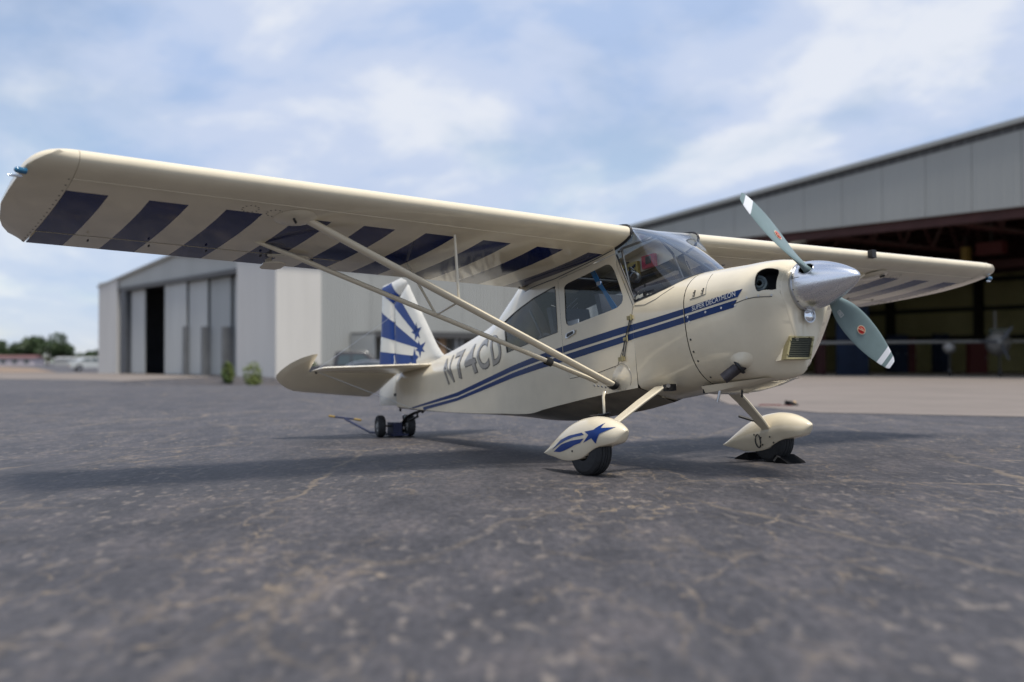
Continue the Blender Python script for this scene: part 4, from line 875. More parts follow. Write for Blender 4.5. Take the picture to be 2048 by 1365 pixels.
for sd_ in (-1, 1):
    m_ = MB()
    for ys, c1 in (([y for y in sorted(set([.352] + ks)) if .352 <= y <= YA + 1e-6], 1.0), ([y for y in sorted(ks) if y >= YA - 1e-6], .775)):
        V, F, MI = wing_rows(ys, 0, c1, sd_); o = len(m_.v); m_.v += V; m_.f += [tuple(i + o for i in f) for f in F]; m_.m += MI
    wing = P(m_, 'wing', ['wingskin', 'navy'], True, angle=35)
    V, F, MI = wing_rows([YA + .008] + [y for y in sorted(ks) if YA + .01 < y < TI - .01] + [TI - .008], .788, 1.0, sd_)
    a_ = MB(); a_.v, a_.f, a_.m = V, F, MI; ail = P(a_, 'aileron', ['wingskin', 'navy'], True, wing, 35)
    # hinge cover along the aileron gap
    P(MB().tube([wp(.782, 0, y * sd_, -.012) for y in np.linspace(YA, TI - .01, 9)], .010, 6), 'aileron_hinge', 'black', True, wing)
    for y in np.arange(YA + .25, TI, .42):
        P(MB().box((XLE - .79 * CH, y * sd_ - .004, wp(.79, 0, y)[2] - .004), (XLE - .772 * CH, y * sd_ + .004, wp(.79, 0, y)[2] + .01)), 'hinge_bracket', 'dark_steel', False, wing)
    for c in (.115,): P(MB().tube([wp(c, 0, y * sd_, .0006) for y in np.linspace(.40, TI, 24)], .0022, 6), 'spar_tape', 'wingskin', True, wing)
    # rounded tip: the upper surface rolls down to the lower edge
    cc = [1.0, .97, .9, .8, .69, .6, .5, .4, .3, .2, .13, .08, .05, .03, .015, .005, 0]
    ymax = lambda c: float(np.interp(c, [0, .005, .015, .03, .06, .11, .26, .5, .69, .82, .9, 1.0], [4.69, 4.725, 4.76, 4.79, 4.825, 4.855, 4.873, 4.866, 4.82, 4.765, 4.71, 4.60]))
    prof = [(c, 1) for c in cc] + [(c, 0) for c in cc[::-1][1:-1]]; n = len(prof); V = []; ts = np.sin(np.linspace(0, math.pi / 2, 9))
    for t in ts:
        s_ = math.sqrt(max(0, 1 - t * t)) * .93 + .07
        for c, up in prof:
            y = TI + .003 + (ymax(c) - TI) * t; a, b = wp(c, 1, y * sd_), wp(c, 0, y * sd_)
            z = b[2] + ((a[2] if up else b[2]) - b[2]) * s_ + .02 * t * t
            V.append((a[0], y * sd_, z))
    F = [(i * n + j, i * n + (j + 1) % n, (i + 1) * n + (j + 1) % n, (i + 1) * n + j) for i in range(8) for j in range(n)] + [tuple(8 * n + j for j in range(n))]
    tm = MB(); tm.add(V, F); P(tm, 'wing_tip', 'wingskin', True, wing, 50)
    scr = MB()
    for c in np.linspace(.12, .97, 17): scr.lathe([(0, .0065), (.0025, .005), (.0025, 0)], wp(c, 0, (TI + .02) * sd_), (0, 0, -1), 6)
    tag(P(scr, 'tip_screw', 'dark_steel', False, wing), kind='stuff')
    # tip light
    lx = (-2.02 - (.075 if sd_ > 0 else 0), sd_ * (4.862 if sd_ < 0 else 4.835), .700 - (.04 if sd_ > 0 else 0))
    P(MB().lathe([(-.02, .019), (.025, .020), (.042, .016), (.050, .007), (.052, 0)], lx, (.25, sd_, 0), 16), 'navigation_light', 'bluelens', True, wing)
    P(MB().lathe([(0, .009), (.06, .008), (.075, .004), (.075, 0)], (lx[0] - .03, lx[1], lx[2] - .026), (.1, sd_, 0), 10), 'strobe_light', 'lens', True, wing)
    # inspection rings near the strut
    rg = MB()
    for cy, cx, n in ((3.42, .185, 11), (3.24, .20, 11)):
        for k in range(n):
            t = 2 * math.pi * k / n; rg.lathe([(0, .006), (.002, .005), (.002, 0)], wp(cx + .034 * math.cos(t), 0, (cy + .055 * math.sin(t)) * sd_), (0, 0, -1), 6)
    tag(P(rg, 'inspection_screw', 'dark_steel', False, wing), kind='stuff')
    if sd_ > 0: P(MB().box((XLE - .035, 2.60, ZLE + .0), (XLE + .016, 2.66, ZLE + .075)), 'stall_vane', 'black', False, wing)
    # aileron spade: plate on an arm under the aileron
    sy = 2.87 * sd_; zz_ = wp(.85, 0, 2.87)[2]
    P(MB().tube([(XLE - .84 * CH, sy, zz_), (XLE - .78 * CH, sy, zz_ - .055)], .007, 8).box((XLE - .87 * CH, sy - .008, zz_ - .02), (XLE - .81 * CH, sy + .008, zz_ + .01)), 'spade_arm', 'cream', True, wing)
    pl = [(-.17, .06), (-.17, -.06), (-.1, -.095), (.08, -.10), (.14, -.06), (.16, 0), (.14, .06), (.08, .10), (-.1, .095)]
    P(MB().prism([(a * .55, b * .9) for a, b in pl], lambda a, b, c: (XLE - .79 * CH + a, sy + b, zz_ - .06 + c + a * .1), -.004, .004), 'aileron_spade', 'cream', True, wing)
    el = [(.17 * math.cos(t), .045 * math.sin(t)) for t in np.linspace(0, 2 * math.pi, 24, endpoint=False)]
    zl_ = wp(.72, 0, 2.62)[2]
    P(MB().prism(el, lambda a, b, c: (XLE - .73 * CH + b, sd_ * 2.78 + a, wp(.73 - b / CH, 0, 2.7)[2] + c), -.012, .0), 'hinge_fairing', 'cream', True, wing)
# cabin roof between the wings: thin shell with a clear skylight
def shell(c0, c1, y0, y1, th, name, m, n=8):
    cc = np.linspace(c0, c1, n); r_ = MB(); V = [wp(c, 1, y) for c in cc for y in np.linspace(y0, y1, 5)] + [(p[0], p[1], p[2] - th) for p in [wp(c, 1, y) for c in cc for y in np.linspace(y0, y1, 5)]]
    o = n * 5; F = [(i * 5 + j, i * 5 + j + 1, (i + 1) * 5 + j + 1, (i + 1) * 5 + j) for i in range(n - 1) for j in range(4)]
    F += [tuple(q + o for q in f[::-1]) for f in F] + [(j, j + 1, o + j + 1, o + j) for j in range(4)] + [((n - 1) * 5 + j, (n - 1) * 5 + j + 1, o + (n - 1) * 5 + j + 1, o + (n - 1) * 5 + j) for j in range(4)]
    r_.add(V, F); return P(r_, name, m, True, angle=35)
shell(.06, .16, -.351, .351, .012, 'cabin_roof', 'cream', 4); shell(.62, 1.0, -.351, .351, .012, 'cabin_roof', 'cream', 8)
for sd_ in (-1, 1): shell(.16, .62, .26 * sd_, .351 * sd_, .012, 'cabin_roof', 'cream')
shell(.161, .619, -.259, .259, .004, 'skylight', 'glass')
P(MB().add([wp(.995, 0, -.351), wp(.995, 0, .351), wp(.62, 0, .351), wp(.62, 0, -.351)], [(0, 1, 2, 3)]), 'headliner', 'interior')

# ---- struts
FT, FB = Vector((-2.258, 3.03, .655)), Vector((-2.146, .42, -.523))
RT, RBm = Vector((-2.84, 3.055, .578)), Vector((-2.36, .42, -.468))
S = lambda v, s: (v[0], v[1] * s, v[2])
for sd_ in (-1, 1):
    P(MB().tube([S(FB, sd_), S(FB.lerp(FT, .5), sd_), S(FT, sd_)], .043, 14, flat=((1, 0, 0), .56)), 'wing_strut', 'cream', True)
    P(MB().tube([S(RBm, sd_), S(RBm.lerp(RT, .94), sd_), S(RT + Vector((-.03, .10, .035)), sd_)], [.029, .029, .022], 12, flat=((1, 0, 0), .6)), 'wing_strut', 'cream', True)
    # cuffs at both ends
    cf = MB(); n = 20
    cv2 = [(.155 * math.cos(t) * k, (.165 if math.sin(t) > 0 else .13) * math.sin(t) * k) for k in (1, .8, .5, .2) for t in np.linspace(0, 2 * math.pi, n, endpoint=False)]
    V = []
    for i, (a, b) in enumerate(cv2):
        y = 3.06 + b; V.append(((-2.235 + a), y * sd_, wp((-2.235 + a - XLE) / -CH, 0, y * sd_)[2] - (.002, .012, .022, .025)[i // n]))
    cf.add(V, [(i * n + j, i * n + (j + 1) % n, (i + 1) * n + (j + 1) % n, (i + 1) * n + j) for i in range(3) for j in range(n)] + [tuple(3 * n + j for j in range(n))])
    P(cf, 'strut_fairing', 'cream', True)
    P(MB().tube([(-2.13, 3.13 * sd_, wp(.16, 0, 3.13)[2] - .028), (-2.17, 3.10 * sd_, wp(.18, 0, 3.1)[2] - .034)], .010, 8), 'strut_bolt', 'dark_steel', True)
    put('strut_cuff', bulge(CABIN, -2.10, -.47, .125, .115, .020, sd_), 'cream')
    line_on(CABIN, [(-2.10 + .127 * math.cos(t), -.47 + .117 * math.sin(t)) for t in np.linspace(-.6, 2.2, 14)], .0025, 'cuff_seam', 'letter', fus, sd_, 9, False, .001)
    P(MB().tube([S(FB + Vector((-.005, -.012, -.005)), sd_), S(FB + Vector((0, .03, .014)), sd_)], .050, 14, flat=((1, 0, 0), .66)), 'strut_boot', 'black', True)
    for k in range(5): P(MB().lathe([(0, .009), (.006, .008), (.006, 0)], (-2.19 - .035 * k, sd_ * (.43 + .01 * k), -.535 + .008 * k), (0, sd_, -.6), 8), 'strut_bolt', 'steel', False)
    # jury struts
    jf, jr = FB.lerp(FT, .53), RBm.lerp(RT, .512)
    P(MB().tube([S(jf, sd_), S(wp(.17, 0, 1.835), sd_)], .011, 8), 'jury_strut', 'cream', True)
    P(MB().tube([S(jr, sd_), S(wp(.665, 0, 1.80), sd_)], .010, 8), 'jury_strut', 'cream', True)
    P(MB().tube([S(jr, sd_), S(jf, sd_)], .008, 8), 'jury_strut', 'cream', True)
    P(MB().tube([S(FB.lerp(FT, .01) + Vector((-.1, .02, .02)), sd_), S(wp(.5, 0, 1.3), sd_)], .0025, 6), 'control_cable', 'steel', True) if False else None
    P(MB().lathe([(-.03, .034), (.03, .034)], RBm.lerp(RT, .16) * 1.0 if sd_ > 0 else S(RBm.lerp(RT, .16), -1), S(RT - RBm, sd_), 12), 'strut_clamp', 'dark_steel', True)

# ---- tail
def plate(poly, half, edge, fn, cell=.05, mirror=True):
    uv, F = patch2d(poly, [], cell, cell); p = np.array(poly); q = np.roll(p, -1, 0)
    def dist(u):
        d = q - p; t = np.clip(((u - p) * d).sum(1) / (d * d).sum(1), 0, 1); return np.hypot(*(u - (p + d * t[:, None])).T).min()
    th = [half * math.sqrt(max(0, 1 - (1 - min(1, dist(u) / edge)) ** 2)) for u in uv]
    V = [fn(u[0], u[1], t) for u, t in zip(uv, th)] + [fn(u[0], u[1], -t) for u, t in zip(uv, th)]; n = len(uv)
    return V, [tuple(f) for f in F] + [tuple(int(i) + n for i in f[::-1]) for f in F], dist
FIN = [(-5.36, .10), (-5.43, .140), (-5.51, .195), (-5.582, .268), (-5.645, .345), (-5.706, .434), (-5.85, .625), (-5.99, .806), (-6.10, .955), (-6.165, 1.05), (-6.195, 1.075), (-6.525, .893), (-6.538, .545), (-6.546, .217), (-6.50, .05), (-5.9, .05)]
RUD = [(-6.202, 1.088), (-6.215, 1.108), (-6.25, 1.132), (-6.35, 1.173), (-6.555, 1.160), (-6.79, 1.155), (-6.818, 1.14), (-6.826, 1.069), (-6.852, .80), (-6.873, .623), (-6.905, .52), (-6.925, .446), (-6.945, .26), (-6.985, -.05), (-6.992, -.235), (-6.984, -.247), (-6.51, -.287), (-6.508, .04), (-6.556, .217), (-6.547, .545), (-6.534, .903)]
fy = lambda a, b, c: (a, c, b)
V, F, df_ = plate(FIN, .030, .10, fy); fin = mesh('fin', V, F, 'white', plane, True, None, OFF, 60)
V, F, dr_ = plate(RUD, .028, .10, fy); rud = mesh('rudder', V, F, 'white', plane, True, None, OFF, 60)
RAYS = [[(-6.81, 1.126), (-6.56, 1.150), (-6.383, .962), (-5.955, .506), (-6.02, .480), (-6.31, .71), (-6.575, .930), (-6.818, 1.075)],
        [(-6.846, .862), (-5.955, .345), (-5.960, .300), (-6.875, .568)], [(-6.920, .390), (-6.10, .235), (-6.10, .170), (-6.55, .12), (-6.962, .10)]]
STARS = [[(-5.987, .600), (-5.965, .525), (-5.878, .527), (-5.945, .468), (-5.915, .405), (-5.975, .440), (-6.035, .398), (-6.028, .465), (-6.110, .502), (-6.018, .518)],
         [(-5.958, .392), (-5.918, .330), (-5.795, .350), (-5.875, .288), (-5.822, .240), (-5.905, .258), (-5.935, .185), (-5.962, .262), (-6.030, .287), (-5.968, .312)],
         [(-6.056, .318), (-6.030, .240), (-5.968, .206), (-6.03, .175), (-6.02, .11), (-6.09, .15), (-6.14, .12), (-6.12, .19), (-6.172, .241), (-6.09, .238)]]
def clip_poly(subj, fn):
    """keeps the part of a polygon where fn(point) >= 0 (straight cut)"""
    o = []
    for i in range(len(subj)):
        a, b = subj[i], subj[(i + 1) % len(subj)]; fa, fb = fn(a), fn(b)
        if fa >= 0: o.append(a)
        if fa * fb < 0: t = fa / (fa - fb); o.append((a[0] + (b[0] - a[0]) * t, a[1] + (b[1] - a[1]) * t))
    return o
def hinge_x(z): return float(np.interp(z, [-.3, .05, .217, .545, .893, 1.08], [-6.50, -6.50, -6.550, -6.542, -6.529, -6.20]))
def fin_decal(poly, name, base, dist, sd_):
    uv, F = patch2d(poly, [], .04, .04)
    half = .030 if base is fin else .028
    V = [(u, sd_ * (half * math.sqrt(max(0, 1 - (1 - min(1, dist(np.array([u, v])) / .10)) ** 2)) + .002), v) for u, v in uv]
    mesh(name, V, [tuple(f) if sd_ < 0 else tuple(f[::-1]) for f in F], 'finblue', base, False)
def clip_region(poly, reg):
    """intersection of a polygon with the fin or rudder outline via fine cells is avoided: rays are cut along the hinge polyline"""
    return poly
for sd_ in (-1, 1):
    for r_ in RAYS:
        # dense resampling, then split at the hinge line
        rr = dens(r_, .02)
        A_ = [(x, z) if x > hinge_x(z) + .006 else (hinge_x(z) + .006, z) for x, z in rr]
        B2 = [(x, z) if x < hinge_x(z) - .006 else (hinge_x(z) - .006, z) for x, z in rr]
        def dedupe(p):
            o = []
            for q in p:
                if not o or math.dist(o[-1], q) > .004: o.append(q)
            return o
        A_, B2 = dedupe(A_), dedupe(B2)
        fin_decal(A_, 'blue_ray', fin, df_, sd_); fin_decal(B2, 'blue_ray', rud, dr_, sd_)
    for s_ in STARS: fin_decal(s_, 'blue_star', fin, df_, sd_)
P(MB().tube([(-6.51, -.03, -.155), (-6.42, -.045, -.155), (-6.10, -.075, -.165)], .006, 8), 'rudder_cable', 'dark_steel', True)
P(MB().box((-6.56, -.045, -.175), (-6.50, .045, -.145)), 'rudder_horn', 'dark_steel')
P(MB().lathe([(-.05, .010), (-.03, .016), (-.01, .010), (.0, .018), (.03, .018), (.05, .008)], (-6.50, 0, -.305), (0, 0, 1), 10), 'rudder_hinge', 'dark_steel', True)
STAB = [(-5.645, .02), (-5.655, .09), (-5.675, .14), (-6.02, .93), (-6.075, 1.06), (-6.115, 1.115), (-6.16, 1.13), (-6.408, 1.133), (-6.408, .02)]
ELEV = [(-.012, .055), (-.010, 1.138), (.02, 1.152), (.20, 1.153), (.311, 1.156), (.298, 1.215), (.249, 1.30), (.195, 1.36), (.133, 1.412), (.06, 1.452), (-.006, 1.480), (-.076, 1.495), (-.125, 1.482), (-.169, 1.453), (-.225, 1.405), (-.273, 1.351), (-.320, 1.285), (-.361, 1.208), (-.385, 1.08), (-.402, .91), (-.443, .579), (-.475, .232), (-.350, .150)]
ED = math.radians(30)
for sd_ in (-1, 1):
    V, F, _ = plate(STAB, .022, .09, lambda a, b, c: (a, b * sd_, .082 + c)); st = mesh('stabilizer', V, F, 'cream', plane, True, None, OFF, 60)
    V, F, _ = plate(ELEV, .018, .09, lambda a, b, c: (-6.42 + a * math.cos(ED) - c * math.sin(ED), b * sd_, .082 + a * math.sin(ED) + c * math.cos(ED))); mesh('elevator', V, F, 'cream', plane, True, None, OFF, 60)
    P(MB().tube([(-6.36, sd_ * 1.09, .075), (-6.04, sd_ * .080, -.369)], .0022, 6), 'bracing_wire', 'steel', True)
    P(MB().tube([(-6.36, sd_ * 1.09, .09), (-6.53, sd_ * .03, .76)], .0022, 6), 'bracing_wire', 'steel', True)
    P(MB().lathe([(-.02, .012), (.02, .012)], (-6.36, sd_ * 1.09, .07), (0, 0, 1), 8), 'wire_fitting', 'dark_steel', True)
# tail spring and bracket that rests in the dolly
P(MB().box((-5.98, -.06, -.376), (-5.86, .06, -.358)).tube([(-5.95, .02, -.375), (-5.97, .0, -.40), (-6.0, 0, -.41)], .012, 8), 'spring_mount', 'dark_steel')
P(MB().tube([(-5.95, 0, -.385), (-6.15, 0, -.40), (-6.32, 0, -.425), (-6.46, 0, -.50), (-6.56, 0, -.585)], [.034, .036, .036, .032, .028], 10, flat=((0, 1, 0), .3)), 'tail_spring', 'dark_steel', True)
P(MB().tube([(-6.10, 0, -.445), (-6.34, 0, -.485)], .014, 8).tube([(-6.1, 0, -.40), (-6.12, 0, -.445)], .010, 8), 'steering_arm', 'dark_steel', True)
P(MB().tube([(-6.45, 0, -.49), (-6.50, 0, -.57), (-6.52, 0, -.66)], [.03, .04, .036], 12), 'tail_fork', 'dark_steel', True)
P(MB().lathe([(-.02, .024), (-.014, .034), (.014, .034), (.02, .024)], (-6.40, -.0, -.43), (0, 1, 0), 12), 'tail_bolt', 'steel', True)
# antenna on the back
P(MB().tube([(-3.75, .02, .62), (-3.95, .02, .80)], [.006, .003], 8), 'antenna', 'propwhite', True)

# ---- undercarriage
def leg(sd_):
    pts = [(-1.66, .25, -.575), (-1.655, .37, -.590), (-1.69, .55, -.70), (-1.735, .76, -.84), (-1.77, .90, -.945)]; ws = [.07, .065, .058, .05, .042]; th = .011
    P_ = [Vector((x, y * sd_, z)) for x, y, z in pts]; V = []
    for i, p in enumerate(P_):
        d = (P_[min(i + 1, 4)] - P_[max(i - 1, 0)]).normalized(); a = Vector((1, 0, 0)); a = (a - d * a.dot(d)).normalized(); n = d.cross(a)
        V += [p + a * ws[i] * .9 - n * th, p + a * ws[i] + n * 0, p + a * ws[i] * .9 + n * th, p - a * ws[i] * .9 + n * th, p - a * ws[i], p - a * ws[i] * .9 - n * th]
    return V, [(i * 6 + j, i * 6 + (j + 1) % 6, (i + 1) * 6 + (j + 1) % 6, (i + 1) * 6 + j) for i in range(4) for j in range(6)] + [tuple(range(6)), tuple(24 + j for j in range(6))]
PX = [(-2.38, -1.029, -1.033), (-2.30, -.993, -1.052), (-2.193, -.938, -1.073), (-2.055, -.870, -1.104), (-1.921, -.825, -1.113), (-1.812, -.806, -1.103), (-1.706, -.802, -1.062), (-1.603, -.814, -1.028), (-1.521, -.837, -1.020), (-1.442, -.873, -1.006), (-1.40, -.898, -.975), (-1.372, -.920, -.945), (-1.364, -.931, -.936)]
ptop, pbot = pchip([p[0] for p in PX], [p[1] for p in PX]), pchip([p[0] for p in PX], [p[2] for p in PX])
pw_ = pchip([-2.38, -2.30, -2.15, -1.95, -1.75, -1.6, -1.48, -1.40, -1.372, -1.364], [.008, .03, .068, .105, .118, .112, .085, .045, .02, .004])
def pant_y(x, z):
    t, b = ptop(x), pbot(x); zc = b + (t - b) * .42; h_ = (t - zc) if z > zc else (zc - b) * 1.35; return pw_(x) * max(0, 1 - abs((z - zc) / h_) ** 2.3) ** (1 / 2.1)
YW = .975
for sd_ in (-1, 1):
    cxy = YW * sd_
    V, F = leg(sd_); lg = MB(); lg.add(V, F); P(lg, 'landing_gear_leg', 'cream', True, angle=30)
    P(MB().box((-1.60, sd_ * .36 - .03, -.625), (-1.54, sd_ * .36 + .05, -.575)).tube([(-1.56, sd_ * .39, -.605), (-1.50, sd_ * .43, -.60)], .012, 8).tube([(-1.50, sd_ * .43, -.60), (-1.485, sd_ * .44, -.595)], .017, 8), 'leg_clamp', 'dark_steel')
    PZ = .014 if sd_ > 0 else 0
    n = 28; xs_ = np.concatenate([[-2.38, -2.36], np.linspace(-2.32, -1.42, 28), [-1.39, -1.375, -1.367, -1.364]]); V = []
    for x in xs_:
        t, b = ptop(x), pbot(x); zc = b + (t - b) * .42
        half = [b + (t - b) * (1 - math.cos(math.pi * k / 14)) / 2 for k in range(15)]
        V += [(x, cxy - pant_y(x, z), z + PZ) for z in half] + [(x, cxy + pant_y(x, z), z + PZ) for z in half[::-1][1:-1]]
    m_ = MB(); m_.add(V, [(i * n + j, i * n + (j + 1) % n, (i + 1) * n + (j + 1) % n, (i + 1) * n + j) for i in range(len(xs_) - 1) for j in range(n)])
    pant = P(m_, 'wheel_pant', 'cream', True, angle=70)
    o_ = sd_
    def decal(poly, nm, mt):
        uv, F = patch2d(poly, [], .025, .025)
        mesh(nm, [(u, cxy + o_ * (pant_y(u, v) + .003), v + PZ) for u, v in uv], [tuple(f) if o_ < 0 else tuple(f[::-1]) for f in F], mt, pant, True)
    decal([(-1.517, -.862), (-1.538, -.898), (-1.424, -.901), (-1.547, -.940), (-1.603, -1.008), (-1.633, -.966), (-1.728, -.993), (-1.661, -.939), (-1.708, -.912), (-1.606, -.906)], 'blue_star', 'finblue')
    decal([(-1.738, -.917), (-1.71, -.937), (-1.84, -.943), (-1.967, -.962), (-2.08, -.986), (-2.20, -1.018), (-2.04, -.951), (-1.909, -.927)], 'blue_stripe', 'finblue')
    decal([(-1.716, -.962), (-1.763, -.991), (-1.84, -1.003), (-1.918, -1.022), (-2.00, -1.036), (-2.059, -1.042), (-2.171, -1.033), (-2.025, -.986), (-1.877, -.967)], 'blue_stripe', 'finblue')
    P(MB().lathe([(0, .008), (.004, .007), (.004, 0)], (-1.88, cxy + o_ * (pant_y(-1.88, -1.045) + .001), -1.045), (0, o_, 0), 8), 'pant_screw', 'dark_steel', False, pant)
    # inner side: inspection cover and screws
    iy = lambda x, z: cxy - o_ * (pant_y(x, z) + .002)
    el = [(-1.86 + .030 * math.cos(t), -1.015 + .055 * math.sin(t)) for t in np.linspace(0, 2 * math.pi, 16, endpoint=False)]
    P(MB().tube([(x, iy(x, z), z) for x, z in el + el[:1]], .006, 6), 'inspection_cover', 'dark_steel', True, pant)
    for x, z in ((-1.82, -.99), (-1.815, -1.05), (-1.72, -.99), (-1.70, -1.04), (-1.9, -.96)): P(MB().lathe([(0, .008), (.004, .007), (.004, 0)], (x, iy(x, z), z), (0, -o_, 0), 8), 'pant_screw', 'dark_steel', False, pant)
    P(MB().tube([(-1.83, sd_ * .80, -.845), (-1.90, sd_ * .70, -.80)], .012, 8).tube([(-1.79, sd_ * .87, -.93), (-1.83, sd_ * .80, -.845)], .006, 8), 'brake_line', 'dark_steel', True)
    # tyre with tread grooves
    R_ = .190; PZ = .014 if sd_ > 0 else 0; zc = -1.2215 + R_ + .004 if sd_ < 0 else -1.205 + R_
    wz = (RB.transposed() @ (Vector((0, 0, 0)) - Vector((0, 0, TZ))))
    prof = [(-.082, .085), (-.086, .13), (-.080, .175), (-.062, .203), (-.045, .210), (-.043, .205), (-.039, .205), (-.037, .212), (-.015, .215), (-.013, .209), (-.009, .209), (-.007, .215), (.007, .215), (.009, .209), (.013, .209), (.015, .215), (.037, .212), (.039, .205), (.043, .205), (.045, .210), (.062, .203), (.080, .175), (.086, .13), (.082, .085)]
    xw = -1.775
    zg = (0 - TZ - (math.sin(BR) * cxy) * 1.0) / math.cos(TH) - math.tan(TH) * xw * 1.0     # body height of the ground under the wheel
    zcw = zg + (R_ - .006) / math.cos(TH)
    prof = [(a * .92, r_ * R_ / .215) for a, r_ in prof]
    wh = P(MB().lathe(prof, (xw - .02, cxy, zcw), (0, 1, 0), 40), 'wheel', 'tyre', True, angle=25)
    P(MB().lathe([(-.072, .0), (-.072, .05), (.072, .05), (.072, 0)], (xw - .02, cxy, zcw), (0, 1, 0), 20), 'wheel_hub', 'dark_steel', True, wh)
# boarding step
P(MB().tube([(-2.33, -.375, -.56), (-2.315, -.40, -.60), (-2.305, -.41, -.735)], [.018, .016, .014], 10, flat=((1, 0, 0), .6)), 'boarding_step', 'cream', True)
P(MB().tube([(-2.22, -.42, -.735), (-2.30, -.42, -.745), (-2.37, -.42, -.74)], .010, 8), 'step_pad', 'dark_steel', True)
P(MB().lathe([(0, .075), (.002, .074), (.002, .066), (.001, .065), (.001, 0)], (-2.75, -.12, -.712), (0, 0, -1), 24), 'belly_cover', 'cream', False)

# ---- spinner and propeller
SX = -.455
sp = [(-.012, .166), (0, .172), (.02, .1735), (.06, .172), (.12, .163), (.18, .149), (.24, .130), (.30, .107), (.35, .084), (.39, .062), (.42, .043), (.440, .026), (.450, .013), (.4535, .005), (.455, 0)]
PH = 2.4734; BX = -.345
bd = [Vector((0, math.cos(PH), math.sin(PH))), Vector((0, -math.cos(PH), -math.sin(PH)))]
# spinner skin with two blade openings, cut as a grid in (distance, angle)
m_ = MB(); nA = 96; fine = []
for (a, ra), (b, rb) in zip(sp, sp[1:]):
    k = max(1, int((b - a) / .012))
    fine += [(a + (b - a) * i / k, ra + (rb - ra) * i / k) for i in range(k)]
fine.append(sp[-1]); fr_ = pchip([p[0] for p in sp], [p[1] for p in sp])
V = [(SX + h_, (fr_(h_) if 0 < h_ < .45 else r_) * math.cos(2 * math.pi * j / nA), (fr_(h_) if 0 < h_ < .45 else r_) * math.sin(2 * math.pi * j / nA)) for h_, r_ in fine for j in range(nA)]
F = []
for i in range(len(fine) - 1):
    for j in range(nA):
        hm = (fine[i][0] + fine[i + 1][0]) / 2; am = 2 * math.pi * (j + .5) / nA; rm = (fine[i][1] + fine[i + 1][1]) / 2; cut = False
        for p0 in (PH, PH + math.pi):
            da = (am - p0 + math.pi) % (2 * math.pi) - math.pi
            if (da * rm / .050) ** 2 + ((SX + hm - BX) / .056) ** 2 < 1: cut = True
        if not cut: F.append((i * nA + j, i * nA + (j + 1) % nA, (i + 1) * nA + (j + 1) % nA, (i + 1) * nA + j))
m_.add(V, F); spn = P(m_, 'spinner', 'spinner', True, angle=50)
P(MB().lathe([(-.014, .10), (-.014, .178), (-.006, .180), (.006, .178), (.008, .16)], (SX, 0, 0), (1, 0, 0), 48), 'back_plate', 'steel', True, spn)
P(MB().lathe([(-.01, 0), (-.01, .155), (.0, .155)], (SX + .02, 0, 0), (1, 0, 0), 30).lathe([(.02, .09), (.18, .09), (.2, .05), (.2, 0)], (SX, 0, 0), (1, 0, 0), 24), 'hub', 'black', True, spn)
for sgn in (1, -1):
    c = bd[0] * sgn; pts = []
    for t in np.linspace(0, 2 * math.pi, 28):
        hx = BX + .056 * math.cos(t); r_ = fr_(min(max(hx - SX, 0), .44)); an = PH + (0 if sgn > 0 else math.pi) + .050 * math.sin(t) / r_; pts.append((hx, (r_ + .001) * math.cos(an), (r_ + .001) * math.sin(an)))
    P(MB().tube(pts, .0035, 6), 'spinner_lip', 'steel', True, spn)
    an = PH + (0 if sgn > 0 else math.pi)
    for j in range(2):
        pts = [(SX + h_, (fr_(h_) + .0008) * math.cos(an + (.40 if j else -.36)), (fr_(h_) + .0008) * math.sin(an + (.40 if j else -.36))) for h_ in np.linspace(.001, .075, 6)]
        P(MB().tube(pts, .0018, 6), 'spinner_seam', 'tube', True, spn)
for k in range(12):
    an = 2 * math.pi * k / 12 + .2; P(MB().lathe([(0, .005), (.002, .0045), (.002, 0)], (SX + .018, .1735 * math.cos(an), .1735 * math.sin(an)), (0, math.cos(an), math.sin(an)), 8), 'spinner_screw', 'dark_steel', False, spn)
RP = .900
rs = [.07, .12, .16, .20, .25, .30, .36, .42, .48, .54, .60, .66, .72, .775, .83, .835, .865, .868, .90]
chd = pchip([.07, .12, .16, .22, .30, .40, .50, .58, .68, .78, .85, .885, .90], [.060, .062, .075, .115, .165, .196, .207, .204, .186, .150, .116, .092, .070])
thk = pchip([.07, .12, .16, .25, .4, .6, .9], [.060, .060, .056, .042, .026, .016, .007])
pit = pchip([.07, .2, .4, .6, .9], [50, 42, 30, 22, 15])
